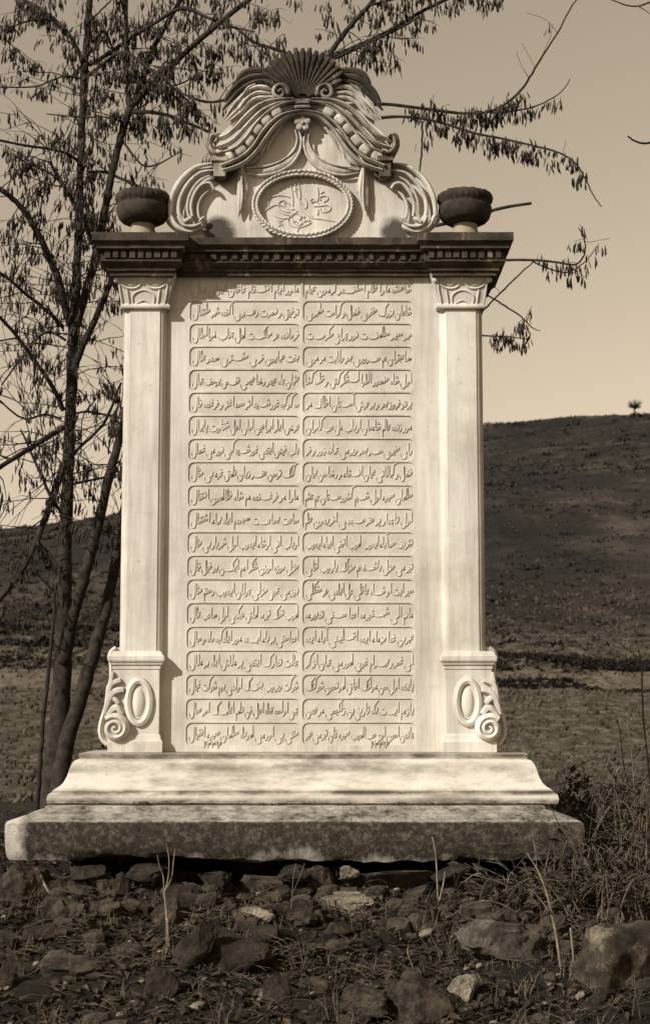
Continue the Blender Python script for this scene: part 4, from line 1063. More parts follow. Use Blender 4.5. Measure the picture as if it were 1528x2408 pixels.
l['Z'],_ = L('branch', [(165,1075,4.5),(190,1050,4),(222,1020,3.8),(250,985,3.5),(285,900,3)], YL, YL)
l['a'],_ = L('branch', [(166,1140,3),(210,1130,2.8),(255,1122,2.5),(300,1115,2)], YL, YL-.1)
l['b'],_ = L('branch', [(145,985,3),(105,975,2.8),(60,985,2.6),(20,960,2.2),(-10,930,2)], YL, YL-.1)
l['c'],_ = L('branch', [(150,770,5),(110,730,4.5),(60,690,4),(20,655,3.5),(-20,630,3)], YL, YL-.2)
l['d'],_ = L('branch', [(148,1210,4.5),(128,1180,4.5),(112,1150,4),(95,1110,3.5),(50,1010,2)], YL-.02, YL-.1)
l['e'],_ = L('branch', [(155,800,3.5),(110,780,3),(60,830,2.6),(5,905,2)], YL, YL+.1)
l['f'],_ = L('branch', [(128,1390,4),(128,1440,4),(122,1500,4),(112,1600,5),(100,1720,5.5),(92,1840,6),(86,1920,6)][::-1], YL-.25, YL-.25)
l['g'],_ = L('branch', [(128,1392,3),(100,1362,2.5),(65,1335,2)], YL-.25, YL-.3)
for k in ('E1','E2','E3','F','G'): T.dress(l[k], 16, pod=.40, along=14)
T.dress(l['H'], 24, pod=.42, along=22); T.dress(l['I'], 12, pod=.4, along=8); T.dress(l['J'], 12, pod=.3, along=14)
T.dress(l['K'], 12, (.06,.2), .3, along=14); T.dress(l['M'], 20, (.06,.24), .34, .3, along=26); T.dress(l['N'], 10, (.06,.18), .22, .2, along=4); T.dress(l['O'], 10, (.05,.15), .08, along=2)
T.dress(trunk, 22, (.12,.42), .42, .55, .99, along=4); T.dress(l['E'], 20, (.1,.34), .42, .1, along=3)
for k in ('P','Q','U'): T.dress(l[k], 22, (.1,.36), .36, .05, along=8)
for k in ('c','e','W','X','D'): T.dress(l[k], 24, (.12,.46), .26, .05, along=6, r0=.0032)
for k in ('V','Z','B'): T.dress(l[k], 15, (.1,.36), .26, .35 if k == 'B' else .1, along=4)
for k in ('Y','a','b','d'): T.dress(l[k], 16, (.08,.3), .22, along=6)
T.dress(trunk, 16, (.2,.55), .18, .36, .62, up=.0)
for k in ('U','W','X','D','c','b','e','Q','d','g'): T.dress(l[k], 16, (.12,.5), .03, .0, r0=.0022, up=.25)
T.dress(l['C'], 7, (.15,.35), .10, .55, along=0)
for nm, pts in (('p1',[(130,48,3),(90,46,2.6),(50,55,2.2),(8,75,1.6)]),('p2',[(62,4,3),(42,40,2.4),(28,85,1.8),(22,120,1.2)]),('p3',[(203,130,3.5),(236,100,3),(262,58,2.4),(276,14,1.8)]),
                ('p4',[(430,20,3),(452,58,2.4),(474,96,1.9),(488,122,1.3)]),('p5',[(352,205,3),(395,205,2.5),(440,190,2),(470,170,1.4)]),('p6',[(200,60,3),(232,30,2.4),(262,0,2)])):
    q_, _ = T.limb('branch', pts, YL+.1, YL+.05); T.dress(q_, 14, (.04,.14), .4, along=34, r0=.002)
T.finish()

YM = 1.05
T2 = Tree('pod_tree', (at(735,1900,YM).x, YM, h(at(735,1900,YM).x, YM)), 'bare pod-hung tree standing behind the monument with branches reaching out right', 9)
L = T2.limb; m = {}
tr, _ = L('trunk', [(740,2020,30),(735,1800,24),(728,1400,19),(735,1000,15),(730,700,12),(722,480,10),(715,340,8.5),(718,240,8),(722,160,7.5)], YM, YM, 12)
m['a'],_ = L('limb', [(722,165,7),(765,140,6.5),(790,105,6.5),(826,58,6),(870,10,5.5),(900,-30,5)], YM, YM+.05)
m['b'],_ = L('limb', [(745,152,6),(795,128,5.5),(850,103,5.2),(900,80,5),(950,52,4.8),(1000,22,4.5),(1065,-8,4)], YM, YM+.1)
m['b2'],_ = L('branch', [(760,150,4),(830,118,3.8),(885,92,3.4),(940,66,3),(985,40,2.6)], YM-.05, YM)
m['c'],_ = L('branch', [(722,340,6),(800,280,5),(860,252,4.6),(905,245,4.4),(1000,256,4),(1080,266,3.8),(1135,265,3.6),(1175,252,3.4),(1215,222,3.2),(1245,182,2.8),(1275,130,2.4),(1310,78,2),(1345,12,1.6),(1375,-20,1.2)], YM, YM)
m['d'],_ = L('branch', [(722,360,6),(820,296,4.5),(905,276,4),(980,277,3.8),(1050,292,3.6),(1110,312,3.2),(1180,326,2.8),(1250,342,2.5),(1310,358,2.3),(1350,382,2.1),(1372,415,1.8),(1392,455,1.5),(1412,486,1.2)], YM, YM-.1)
m['e'],_ = L('branch', [(1150,266,2.6),(1195,262,2.3),(1240,255,2),(1280,240,1.7),(1320,215,1.3),(1340,185,1)], YM, YM-.05)
m['f'],_ = L('branch', [(735,640,7),(900,560,5.5),(1050,525,4.6),(1140,500,4.2),(1190,487,4),(1248,478,3.6)], YM, YM-.1)
m['g'],_ = L('branch', [(735,760,7),(950,655,5),(1100,622,4),(1185,612,3.4),(1260,612,3),(1310,617,2.8),(1352,622,2.4),(1372,600,2),(1374,565,1.6),(1358,535,1.2)], YM, YM-.1)
m['h'],_ = L('branch', [(1245,612,2),(1290,632,1.9),(1335,640,1.8),(1375,615,1.4),(1405,578,1)], YM-.08, YM-.1)
m['i'],_ = L('branch', [(1040,800,4),(1130,733,2.4),(1165,700,2.2),(1200,665,2),(1235,632,1.7),(1258,612,1.4)], YM, YM-.05)
m['j'],_ = L('branch', [(1000,650,4),(1090,668,3),(1150,697,2.4),(1195,725,2.2),(1225,745,2),(1250,770,1.4),(1268,778,1)], YM, YM-.08)
m['k'],_ = L('branch', [(990,770,4),(1080,785,3),(1150,790,2),(1195,792,1.8),(1240,798,1.2)], YM, YM-.05)
m['l'],_ = L('branch', [(992,285,2.6),(992,330,2.5),(990,365,2.3),(986,398,2),(984,440,1.4)], YM-.05, YM-.1)
m['n'],_ = L('branch', [(722,170,6),(690,140,5),(660,120,4.5),(600,100,3.5),(560,70,3)], YM, YM)
m['o'],_ = L('branch', [(722,190,6),(600,215,4.5),(500,240,3.6),(440,225,3),(400,205,2.4),(345,195,1.5)], YM, YM+.1)
T2.k = 1.5
T2.dress(m['a'], 14, (.06,.24), .30, .2, along=16); T2.dress(m['b'], 10, (.05,.2), .26, .2, along=16); T2.dress(m['b2'], 8, (.05,.16), .28, .2, along=18)
T2.dress(m['c'], 9, (.03,.12), .42, .28, .62, along=70, depth=0); T2.dress(m['c'], 5, (.05,.16), .06, .62, 1, depth=0, r0=.0015, along=1)
T2.dress(m['d'], 7, (.03,.10), .45, .28, .62, along=55, depth=0); T2.dress(m['d'], 4, (.03,.09), .35, .6, .86, along=18, depth=0, r0=.0016)
T2.dress(m['e'], 6, (.04,.10), .35, .1, .7, along=26, r0=.0016, depth=0)
T2.dress(m['g'], 5, (.04,.14), .3, .45, .95, along=12, depth=0, r0=.0016); T2.dress(m['h'], 4, (.04,.1), .2, along=7, depth=0, r0=.0014)
T2.dress(m['j'], 6, (.04,.12), .4, .5, 1, along=14, depth=0, r0=.0015); T2.dress(m['k'], 5, (.04,.12), .4, .5, 1, along=36, depth=0, r0=.0015); T2.dress(m['i'], 3, (.05,.12), .05, .4, depth=0, r0=.0013)
T2.dress(m['l'], 4, (.05,.1), .3, along=5, depth=0, r0=.0015)
T2.dress(m['n'], 14, (.06,.22), .34, .2, along=20); T2.dress(m['o'], 13, (.05,.2), .34, .2, along=20)
for q in ((700,-8),(760,10),(880,30),(940,18),(640,40),(600,30),(1130,-6),(1160,0),(1060,12),(560,110),(620,130)):
    for _ in range(3): T2.cluster(at(q[0]+T2.r.uniform(-16,16), q[1]+T2.r.uniform(-16,8), YM+T2.r.uniform(-.05,.05)))
top_,_ = L('branch', [(870,12,3.5),(960,-8,3),(1080,-14,2.6),(1180,-12,2)], YM+.03, YM)
T2.dress(top_, 6, (.04,.1), .5, along=26, depth=0)
T2.finish()

YR_ = 1.6
T3 = Tree('bare_tree', (at(1900,1900,YR_).x, YR_, h(at(1900,1900,YR_).x, YR_)), 'bare tree at the right edge of the photo with thin twig tips reaching in', 3)
del T3.root['group']
t3, _ = T3.limb('trunk', [(1890,2050,30),(1900,1500,24),(1890,900,18),(1880,400,12),(1870,60,8),(1880,-250,5)], YR_, YR_, 10)
a_,_ = T3.limb('branch', [(1885,560,7),(1760,410,5),(1640,340,3.6),(1560,328,3),(1520,337,2.8),(1495,333,2.4),(1474,320,1.8)], YR_, YR_-.2)
b_,_ = T3.limb('branch', [(1872,120,6),(1740,60,4.5),(1620,-20,3.2),(1550,-12,2.6),(1528,4,2.2),(1500,14,2),(1470,12,1.7),(1430,-4,1.2)], YR_, YR_-.2)
c_,_ = T3.limb('branch', [(1500,14,1.4),(1512,22,1.2),(1526,32,.9)], YR_-.17, YR_-.18)


# little bare tree on the skyline
tx = (1490 - PW/2)/F*(YR - 2 + D)/(CT - (PH/2 - 975)/F*ST)
p = max((Vector((tx, yy, h(tx, yy))) for yy in range(200, 300, 4)), key=lambda q: (q.z - EYE)/(q.y + D))   # the spot on the visible skyline
p.x = (1490 - PW/2)/F*(p.y + D)/(CT - (PH/2 - 975)/F*ST); p.z = h(p.x, p.y)
sk = thing('bare_tree', p, 'tiny round bare tree on the skyline of the right hill', 'tree')
rn = random.Random(8); tb = MB(); tb.tube([p - Vector((0,0,.4)), p + Vector((.1,0,.8))], [.14,.10], 6); tb.build('trunk', M_BARK, sk, sharp=0)
cb = MB()
for k in range(150):
    d = Vector((rn.gauss(0,1), rn.gauss(0,1), rn.gauss(0,.8))).normalized(); o = p + Vector((.1,0,.6)); e = o + Vector((d.x*1.1, d.y*1.1, .75 + d.z*.85))*rn.uniform(.75,1)
    cb.tube([o, o.lerp(e,.5) + Vector((0,0,.15)), e], [.035,.025,.012], 3)
cb.build('crown', M_TWIG, sk, sharp=0)

# ------------------------------------------------------------------ rubble of the footing and loose stones on the bank
M_ROCK = [m_noise('rubble_stone', (0.012,0.009,0.006), (0.092,0.069,0.046), 14, .95, 60, 1.0, .012, dr=.85, a=.42, z=.60), m_noise('dark_rubble_stone', (0.010,0.0075,0.005), (0.050,0.037,0.025), 16, .95, 60, 1.0, .012, dr=.85, a=.42, z=.60),
          m_noise('pale_rubble_stone', (0.07,0.056,0.039), (0.32,0.27,0.195), 18, .95, 60, 1.0, .010, dr=.85, a=.42, z=.60), m_noise('grey_rubble_stone', (0.045,0.037,0.028), (0.13,0.108,0.080), 20, .95, 60, 1.0, .010, dr=.85, a=.42, z=.60)]
def rock(px, py, w_, hh, label, tone=0, blocky=0.5, tilt=0.0, seed=0, deep=0.8, yy=None, cat='stone'):
    rn = random.Random(seed*31 + int(px))
    g = ground_at(px, py + hh*0.45)
    if yy is not None: g = at(px, py + hh*.45, yy)
    k = S*(g.y + D)/D
    a, b, c = w_*k*.5, w_*k*.5*deep, hh*k*.62
    bm = bmesh.new(); bmesh.ops.create_icosphere(bm, subdivisions=5, radius=1.0)
    planes = []
    for _ in range(9):
        d = Vector((rn.gauss(0,1), rn.gauss(0,1), rn.gauss(0,1))).normalized(); planes.append((d, rn.uniform(.52,.86)))
    off = Vector((rn.uniform(-9,9), rn.uniform(-9,9), rn.uniform(-9,9)))
    for v in bm.verts:
        p = v.co.copy()
        e = 1 - blocky*.72; p = Vector([math.copysign(abs(q)**e, q) for q in p]); p = p/max(1, p.length/1.25)
        for d, t in planes:
            s_ = p.dot(d)
            if s_ > t: p -= d*(s_ - t)*.93
        p *= 1 + .17*noise.noise(p*1.6 + off) + .09*noise.noise(p*4.0 + off) + .05*noise.noise(p*9 + off) + .03*noise.noise(p*19 + off)
        v.co = Vector((p.x*a*1.12, p.y*b*1.12, p.z*c*1.12))
    me = bpy.data.meshes.new('rubble_stone'); bm.to_mesh(me); bm.free(); me.shade_smooth(); me.set_sharp_from_angle(angle=R(35))
    me.materials.append(M_ROCK[tone])
    o = bpy.data.objects.new('rubble_stone', me); COL.objects.link(o)
    o.location = (g.x, g.y + b*.35, g.z + c*.42); o.rotation_euler = (rn.uniform(-.15,.15), tilt, rn.uniform(-.3,.3))
    tag(o, label, cat, 'rubble stones of the footing and bank'); return o
ROCKS = [
 (34,2085,115,85,'rounded brown boulder under the left corner of the plinth',0,.2,0,1,.8),
 (103,2078,26,62,'thin pale slab leaning beside the rounded corner boulder',2,.6,-.55,2,.6),
 (157,2082,64,50,'squat brown stone third from the left under the plinth',0,.7,.05,3,.8),
 (240,2076,66,54,'blocky brown stone right of the squat one under the plinth',0,.8,-.05,4,.8),
 (290,2080,36,60,'narrow dark upright stone in the gap under the plinth',1,.8,.05,5,.8),
 (425,2070,150,30,'long flat stone lying behind the forked dry stalk',0,.8,.04,6,.6),
 (435,2105,90,46,'dark block below the long flat stone behind the stalk',1,.9,.02,7,.7),
 (625,2078,170,34,'long level slab at the middle of the footing',0,.9,.01,8,.5),
 (578,2044,90,28,'thin grey stone wedged tight below the plinth edge',3,.7,.03,9,.6),
 (905,2048,92,20,'short pale flat stone wedged under the plinth right of centre',0,.8,0,10,.6),
 (930,2078,220,34,'longest flat slab of the footing right of centre',0,.9,-.04,11,.5),
 (1070,2088,30,34,'small square stone at the right end of the longest slab',0,.9,0,12,.8),
 (985,2108,58,24,'small brown stone hanging below the longest slab',0,.5,-.1,13,.7),
 (812,2122,118,42,'pale rough stone below the left end of the longest slab',2,.5,.08,14,.7),
 (152,2135,90,58,'brown hump of stone on the slope below the squat stone',0,.4,0,15,.8),
 (243,2140,88,34,'flat tilted stone casting a black shadow on the left slope',0,.7,-.22,16,.8),
 (400,2150,78,66,'round smooth stone behind the forked dry stalk',0,.2,.1,17,.7),
 (602,2152,96,36,'bright jagged white stone on the slope below the middle',2,.4,-.22,18,.7),
 (452,2212,64,150,'tall dark slab leaning right on the middle slope',1,.8,.55,19,.5),
 (560,2238,140,98,'large square dark block in the middle of the slope',1,.95,-.03,20,.7),
 (610,2195,78,34,'smaller block resting against the large square one',1,.9,.03,21,.7),
 (172,2285,130,62,'broad pale brown stone low on the left slope',0,.4,.05,22,.8),
 (130,2255,70,36,'pale flat stone above the broad one on the left slope',3,.5,-.1,23,.8),
 (372,2322,80,66,'dark rounded stone at the foot of the forked stalk',1,.3,.1,24,.8),
 (42,2262,30,84,'narrow tilted stone at the left edge of the slope',0,.7,-.6,25,.6),
 (12,2290,40,70,'dark upright stone at the very left edge of the slope',1,.7,.15,26,.7),
 (646,2325,66,70,'brown stone beside the yellow dead leaf on the slope',1,.4,.1,27,.8),
 (1172,2200,165,78,'grey angular flat stone on the right part of the slope',3,.7,.13,28,.8),
 (1085,2338,70,66,'pale knobbly stone at the bottom beside the big round one',2,.3,.1,29,.8),
 (1000,2362,170,110,'big round brown stone at the bottom edge of the photo',0,.25,-.1,30,.8),
 (862,2362,110,66,'half sunk mottled stone left of the big round bottom one',0,.3,.1,31,.8),
 (780,2240,60,26,'small flat brown stone in shade at mid slope',0,.5,.05,34,.8),
 (715,2150,70,44,'dark stone on the slope right of the white jagged one',1,.6,.1,35,.8),
 (100,2190,80,46,'earthy dark stone on the left slope below the hump',1,.4,0,36,.8),
]
UNDER = [
 (92,2052,60,26,'small dark stone wedged under the left corner of the plinth',1,.6,.3),(330,2052,96,30,'dark flat stone in the black gap left of the forked stalk',1,.9,.02),(505,2062,70,40,'dark block between the two long slabs of the footing',1,.9,0),
 (698,2050,80,24,'flat dark stone wedged under the plinth near its crack',1,.8,.03),(760,2064,60,46,'rough brown stone between the middle slab and the pale one',0,.7,-.05),(826,2052,50,26,'small pale chip of stone under the plinth crack',2,.5,.1),
 (1140,2078,90,34,'dark flat stone at the right end of the footing',1,.8,.02),(1215,2096,80,40,'dark stone half covered by bramble at the footing end',1,.6,.1),(205,2050,70,22,'thin dark flat stone above the squat brown one',1,.9,.0),
 (350,2100,70,38,'dark block left of the forked stalk in the footing',1,.9,.0),(690,2100,90,40,'dark block below the middle slab of the footing',1,.9,.02),(1060,2050,80,22,'thin dark stone above the small square footing stone',1,.8,0)]
for n_, u_ in enumerate(UNDER): rock(*u_[:5], tone=u_[5], blocky=u_[6], tilt=u_[7], seed=60+n_, deep=1.3, yy=-.375)
for r_ in ROCKS: rock(*r_[:5], tone=r_[5], blocky=r_[6], tilt=r_[7], seed=r_[8], deep=r_[9])

# great corner block: one arris towards the camera, left face in the sun
bm = bmesh.new(); bmesh.ops.create_cube(bm, size=1.0); bmesh.ops.subdivide_edges(bm, edges=bm.edges[:], cuts=28, use_grid_fill=True)
for v in bm.verts:
    q = v.co.copy(); r8 = (abs(q.x*2)**8 + abs(q.y*2)**8 + abs(q.z*2)**8)**(1/8.)
    q = q/max(r8, .001)*max(abs(q.x), abs(q.y), abs(q.z))*2
    p = Vector((q.x*.20, q.y*.11, q.z*.30)); o_ = Vector((5, 2, 8))
    p += q.normalized()*(.035*noise.noise(p*6 + o_) + .018*noise.noise(p*17 + o_) + .009*noise.noise(p*44 + o_)); v.co = p
me = bpy.data.meshes.new('corner_block'); bm.to_mesh(me); bm.free(); me.shade_smooth(); me.set_sharp_from_angle(angle=R(32))
mk, nk_, bk = mat('mossy_block_stone', .95)
cc = ramp(nk_, nz(nk_, 9, 9, .8), [(0.36, (0.012,0.0095,0.0065)), (0.50, (0.06,0.046,0.031)), (0.62, (0.27,0.22,0.15))])
nk_.links.new(cc, bk.inputs['Base Color']); bump(nk_, bk, nz(nk_, 50, 9, .8), 1.0, .012); me.materials.append(mk)
cb_ = bpy.data.objects.new('corner_block', me); COL.objects.link(cb_)
g = at(1445, 2200, -1.03); cb_.location = (g.x, g.y, g.z - .13); cb_.rotation_euler = (.03, .04, R(34))
tag(cb_, 'great mossy stone block in the bottom right corner with one pale sunlit face', 'stone block')

# ------------------------------------------------------------------ litter, pebbles, dead grass
M_LIT = m_noise('dead_leaf', (0.007,0.005,0.0033), (0.085,0.061,0.038), 9, .9)
mb = MB(); rn = random.Random(21)
for k in range(26000):
    y = rn.uniform(-1.75, .9) if rn.random() < .85 else rn.uniform(.3, 3); x = rn.uniform(-1.25, 1.25)*(1 if y < .5 else 1.5)
    if noise.noise(Vector((x*3, y*3, 2))) < -.25: continue
    p = Vector((x, y, h(x, y) + rn.uniform(0,.012))); L_ = rn.uniform(.006,.021); a = rn.uniform(0,6.28); ti = rn.uniform(-.7,.7)
    d = Vector((math.cos(a), math.sin(a), ti)).normalized()*L_; s_ = Vector((-math.sin(a), math.cos(a), rn.uniform(-.6,.6))).normalized()*L_*rn.uniform(.25,.6); up = Vector((0,0,L_*rn.uniform(.1,.5)))
    mb.add([p - d, p + s_ + up, p + d, p - s_ + up], [(0,1,2),(0,2,3)])
tag(mb.build('leaf_litter', M_LIT, smooth=False), 'dead leaves strewn over the dark earth bank', 'leaf litter', kind='stuff')
mb = MB()
for k in range(900):
    y = rn.uniform(-1.6, -.27) if k % 2 else rn.uniform(-.85, -.30); x = rn.uniform(-1.15, 1.15); r_ = .006 + .032*rn.random()**3.2
    A = Matrix.Rotation(rn.uniform(0,6.28), 3, 'Z') @ Matrix.Rotation(rn.gauss(0,.5), 3, 'X')
    nv0 = len(mb.v); mb.blob(Vector((x, y, h(x,y) + r_*.15)), [A @ Vector((r_*rn.uniform(.9,1.7),0,0)), A @ Vector((0,r_,0)), A @ Vector((0,0,r_*rn.uniform(.4,.8)))], .55, 8, 6)
    mb.v[nv0:] = [tuple(Vector(q)*1.0 + Vector((1,1,1))*r_*.35*noise.noise(Vector(q)*55)) for q in mb.v[nv0:]]
tag(mb.build('broken_stones', M_ROCK[0], sharp=25), 'small broken stones bedded all over the dark bank', 'rubble', kind='stuff')
mb = MB()
for k in range(420):
    y = rn.uniform(-1.7, .0); x = rn.uniform(-1.2, 1.2); r_ = rn.uniform(.003,.010)*(1 if rn.random() < .9 else 2.0)
    mb.blob(Vector((x, y, h(x,y) + r_*.3)), [Vector((r_*rn.uniform(.8,1.4),0,r_*.2)), Vector((0,r_,0)), Vector((r_*.2,0,r_*.7))], .8, 7, 5)
tag(mb.build('pebbles', M_ROCK[2], sharp=50), 'small pale pebbles scattered over the bank', 'pebbles', kind='stuff')
mb = MB()
for k in range(2600):
    y = rn.uniform(-1.75, -.2); x = rn.uniform(-1.2, 1.2); p = Vector((x, y, h(x,y)))
    a = rn.uniform(0,6.28); L_ = rn.uniform(.03,.13); e = rn.uniform(.0,.5)
    d = Vector((math.cos(a), math.sin(a), e)).normalized()*L_
    mb.tube([p, p + d*.5 + Vector((0,0,.008)), p + d], [.0011,.0009,.0005], 3)
tag(mb.build('fallen_twigs', m_noise('grey_twig', (0.02,0.015,0.010), (0.16,0.127,0.085), 12), sharp=0), 'fallen twigs and straws lying on the bank', 'twigs', kind='stuff')
def tuft(mb, p, n, hgt, rn, w_=.0012, spread=.5):
    for _ in range(n):
        a = rn.uniform(0,6.28); sp = rn.uniform(.05,spread); L_ = hgt*rn.uniform(.5,1.1)
        o = p + Vector((rn.gauss(0,.012), rn.gauss(0,.012), -.005))
        d = Vector((math.cos(a)*sp, math.sin(a)*sp, 1)).normalized(); bend = Vector((math.cos(a), math.sin(a), -.5))*L_*.22
        s_ = Vector((-math.sin(a), math.cos(a), 0))*w_
        mb.add([o - s_, o + s_, o + d*L_*.55 + bend*.3 + s_*.7, o + d*L_*.55 + bend*.3 - s_*.7, o + d*L_ + bend], [(0,1,2,3),(3,2,4)])
M_STRAW = m_noise('dry_straw', (0.03,0.023,0.015), (0.17,0.135,0.09), 8)
mb = MB()
for k in range(460):
    if k < 260: y = rn.uniform(-1.6,-.3); x = rn.uniform(-1.1,1.1)
    else: y = rn.uniform(-1.3,.7); x = rn.uniform(.45,1.35)
    tuft(mb, Vector((x, y, h(x,y))), rn.randint(5,11), rn.uniform(.03,.10), rn)
tag(mb.build('dead_grass', M_STRAW, smooth=False), 'thin tufts of dead grass on the bank, thickest at the right', 'grass', kind='stuff')

# ------------------------------------------------------------------ dry stalks standing in front of the stone
M_STALK = m_noise('dry_stalk', (0.07,0.055,0.036), (0.27,0.22,0.145), 18)
M_DSTALK = m_noise('dark_stalk', (0.05,0.04,0.028), (0.16,0.13,0.09), 18)
def stalk(Y, label, lines, m_=None, group='dry stalks before the monument', name='dry_stalk'):
    base = at(lines[0][0][0], lines[0][0][1], Y); t = thing(name, base, label, 'stalk', group)
    for j, ln in enumerate(lines):
        P = smooth_path([(at(x, y, Y + .02*j*(-1)**j*.5).x, Y + .02*j*(-1)**j*.5 + .004*math.sin(i*2.1), at(x, y, Y + .01*j*(-1)**j).z, .72*r*S*(Y+D)/D) for i, (x, y, r) in enumerate(ln)], 5)
        mb = MB(); mb.tube([q.to_3d() for q in P], [q[3]*(1 + .10*math.sin(i*1.7)) for i, q in enumerate(P)], 6)
        mb.build('stem' if j == 0 else 'side_stem', m_ or M_STALK, t, sharp=0)
stalk(-.78, 'tall pale forked dry stalk left of the middle of the bank', [[(389,2440,5),(391,2330,4.6),(394,2240,4.6),(392,2150,4.2),(386,2098,3.6)], [(412,2440,4),(408,2330,4),(399,2230,3.8),(394,2160,3)], [(386,2100,2.6),(384,2062,2.2),(376,2036,1.5),(370,2010,1)], [(388,2098,2.8),(396,2062,2.3),(398,2020,1.8),(392,1985,1)], [(392,2090,2.2),(404,2062,1.9),(409,2020,1.5),(412,1995,1)]])
stalk(-1.0, 'tall pale stalk leaning left in front of the corner boulder', [[(1330,2440,5),(1325,2360,4.8),(1315,2260,4.8),(1303,2180,4.4),(1285,2100,4),(1265,2050,3.4),(1246,2018,2.4),(1238,2005,1.4)], [(1290,2145,2.6),(1270,2115,2.2),(1250,2095,1.6),(1240,2092,1)], [(1262,2045,2),(1256,1985,1.6),(1246,1940,1)]])
stalk(-1.02, 'straight pale stalk just right of the leaning one', [[(1362,2440,4.6),(1352,2330,4.2),(1346,2240,3.8),(1340,2182,3)], [(1385,2440,3),(1386,2330,2.8),(1384,2250,2)]])
stalk(-1.05, 'pale forked twig standing before the dark corner boulder', [[(1372,2420,3.4),(1386,2360,3.2),(1414,2310,3),(1440,2262,2.6),(1452,2240,1.6)], [(1392,2350,2.6),(1440,2310,2.2),(1470,2275,1.6),(1490,2235,1)]])
stalk(-.46, 'pale stick leaning against the plinth right of centre', [[(1030,2150,2.6),(1028,2080,2.8),(1024,2010,3),(1016,1968,2.6)], [(1032,2120,3),(1042,2080,3),(1046,2050,2.4)]])
stalk(-1.05, 'thin pair of straws low on the left slope', [[(170,2420,2),(168,2330,2),(165,2240,1.4)], [(182,2420,1.8),(181,2330,1.6),(176,2280,1)]], M_DSTALK)
stalk(-.6, 'thin branching straw in front of the middle slab of the footing', [[(682,2170,2.4),(686,2120,2.4),(690,2060,1.8),(696,2030,1)], [(688,2100,1.8),(706,2060,1.4),(716,2030,1)]], M_DSTALK)
stalk(-1.1, 'short dark stalk rising over the big round bottom stone', [[(1002,2440,3.2),(998,2380,3),(994,2340,2.8),(998,2310,1.8)]], M_DSTALK)
stalk(-.95, 'thin straw on the slope left of the grey flat stone', [[(975,2290,2),(966,2262,2.4),(958,2240,2),(960,2220,1)]], M_STALK)
stalk(-1.1, 'two short straws left of the corner boulder', [[(1150,2400,2),(1154,2360,2),(1156,2320,1)], [(1176,2400,1.8),(1178,2350,1.8),(1174,2325,1)]], M_DSTALK)
stalk(1.6, 'pale leafless sapling at the right edge behind the bramble', [[(1540,1980,4),(1524,1800,3.6),(1512,1700,3.4),(1509,1620,3),(1506,1560,2.6),(1500,1525,1.6)], [(1507,1560,2),(1490,1540,1.6),(1450,1512,1.2),(1400,1500,.8)], [(1508,1575,2),(1528,1540,1.6),(1545,1510,1)], [(1514,1720,1.6),(1545,1690,1.2)]], M_DSTALK, 'dry stalks before the monument', 'sapling')
stalk(.9, 'thin straight dead stem behind the right end of the pedestal', [[(1490,1900,2.4),(1466,1800,2.2),(1456,1720,1.8),(1446,1680,1)], [(1470,1815,1.8),(1500,1770,1.4),(1545,1740,1)]], M_DSTALK)

# ------------------------------------------------------------------ brambles at the right of the plinth, weeds on the ledge
stalk(.3, 'tall bare twig curving left at the right edge above the bramble', [[(1500,2020,3),(1492,1900,2.8),(1486,1800,2.4),(1474,1700,2),(1440,1620,1.4),(1404,1580,.9)], [(1488,1830,2),(1510,1760,1.6),(1545,1700,1.2)], [(1480,1740,1.6),(1462,1690,1.2),(1430,1670,.8)]], M_DSTALK)
stalk(.2, 'slender dead stem arching right over the bramble', [[(1400,2000,3),(1420,1900,2.6),(1452,1830,2.2),(1500,1800,1.8),(1550,1810,1.2)], [(1425,1890,1.8),(1410,1830,1.4),(1380,1790,.9)]], M_DSTALK)
stalk(-.1, 'long dead cane arching down past the pedestal end to the right', [[(1380,2080,3),(1400,1960,3),(1440,1890,2.8),(1478,1900,2.4),(1500,1990,2),(1506,2080,1.6)]], M_DSTALK)
M_BRL = m_noise('bramble_leaf', (0.008,0.0065,0.0045), (0.060,0.048,0.032), 14, .7)
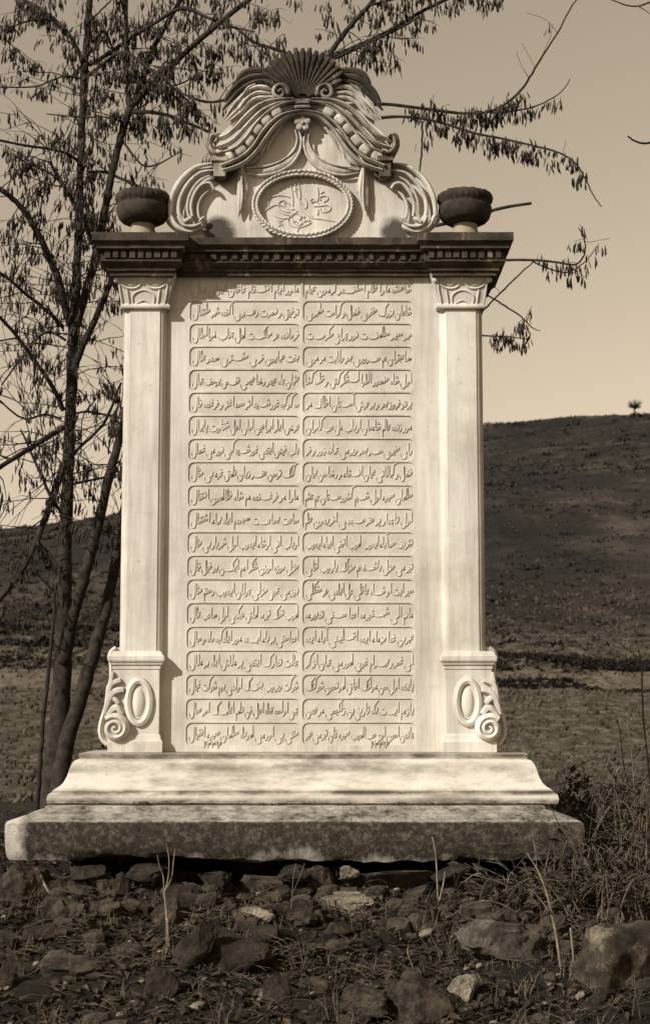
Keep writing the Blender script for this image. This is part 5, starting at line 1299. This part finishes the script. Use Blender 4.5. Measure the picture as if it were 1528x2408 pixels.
def bramble(px, py, Y, wpx, hpx, n, label, seed, leaves=46, pale=False):
    rn = random.Random(seed); c = at(px, py, Y); c.z = h(c.x, c.y); k = S*(Y+D)/D
    t = thing('bramble_bush', c, label, 'bush', 'brambles beside the plinth'); st = MB(); lf = MB()
    for j in range(n):
        a = rn.uniform(0, 6.28); ht = hpx*k*rn.uniform(.4,1.0); reach = wpx*k*.5*rn.uniform(.4,1.1)
        o = c + Vector((rn.gauss(0,.05)*2, rn.gauss(0,.05), -.02)); d = Vector((math.cos(a), math.sin(a)*.5, 0))
        pts = [o, o + d*reach*.25 + Vector((0,0,ht*.6)), o + d*reach*.6 + Vector((0,0,ht)), o + d*reach*.95 + Vector((0,0,ht*.85)), o + d*reach*1.2 + Vector((0,0,ht*rn.uniform(.4,.7)))]
        P = smooth_path([tuple(p) for p in pts], 5); st.tube(P, [.0034*(1 - .75*i/len(P)) for i in range(len(P))], 4)
        for _ in range(leaves):
            p = P[rn.randint(2, len(P)-1)] + Vector((rn.gauss(0,.03), rn.gauss(0,.03), rn.gauss(0,.03))); L_ = rn.uniform(.008,.021)
            a2 = Vector((rn.gauss(0,1), rn.gauss(0,1), rn.gauss(0,.8))).normalized(); b2 = a2.orthogonal().normalized(); b2.rotate(Matrix.Rotation(rn.uniform(0,6.28), 3, a2))
            up = a2.cross(b2)*L_*.25
            lf.add([p - a2*L_, p + b2*L_*.55 + up, p + a2*L_, p - b2*L_*.55 + up], [(0,1,2),(0,2,3)])
        for _ in range(3):
            p = P[rn.randint(4, len(P)-2)]; e = p + Vector((rn.gauss(0,.07), rn.gauss(0,.05), rn.uniform(.0,.1)))
            st.tube([p, p.lerp(e,.5) + Vector((0,0,.01)), e], [.0016,.0012,.0007], 3)
    st.build('stems', M_STRAW if pale else m_noise('bramble_stem', (0.03,0.024,0.016), (0.13,0.105,0.07), 9), t, sharp=0); lf.build('foliage', M_BRL, t, smooth=False)
bramble(1385,2070,-.42,210,215,30,'dark leafy bramble covering the right end of the plinth',1,15)
bramble(1500,2010,.15,230,300,34,'dark bramble at the right edge beyond the plinth end',2,15)
bramble(1370,1960,.52,200,190,24,'low dark bramble behind the right end of the pedestal',3,22)
bramble(1440,2160,-.55,300,130,40,'low tangle of pale dry stems above the corner block',4,5,True)
bramble(1310,2120,-.48,220,110,30,'low tangle of pale dry stems before the right end of the plinth',5,7,True)
bramble(1500,1900,.0,200,280,16,'tall pale dry stems rising out of the bramble at the right edge',6,3,True)
M_WEED = m_noise('ledge_weed', (0.02,0.016,0.010), (0.10,0.08,0.05), 40)
for px, n, hh, lab in ((334,9,.030,'tiny dry sprig on the plinth ledge at the left'),(604,16,.014,'left of two moss cushions on the plinth ledge'),(652,18,.015,'right of two moss cushions on the plinth ledge'),(936,22,.022,'small weed tuft on the plinth ledge right of the middle'),(1012,20,.020,'weed tuft on the plinth ledge below the right pilaster'),(800,10,.012,'faint tuft of moss on the ledge at the middle')):
    mb = MB(); rn = random.Random(px); c = at(px, 1893, -.218); c.z = PLT
    for q in range(4): tuft(mb, c + Vector((rn.gauss(0,.012), 0, 0)), n, hh, rn, .0010, .9)
    for q in range(10): mb.blob(c + Vector((rn.gauss(0,.014), rn.gauss(0,.004), .002)), [(rn.uniform(.003,.007),0,0),(0,.004,0),(0,0,hh*.35)], 1, 6, 4)
    tag(mb.build('weed_tuft', M_WEED, smooth=False), lab, 'weed', 'weeds on the plinth ledge')
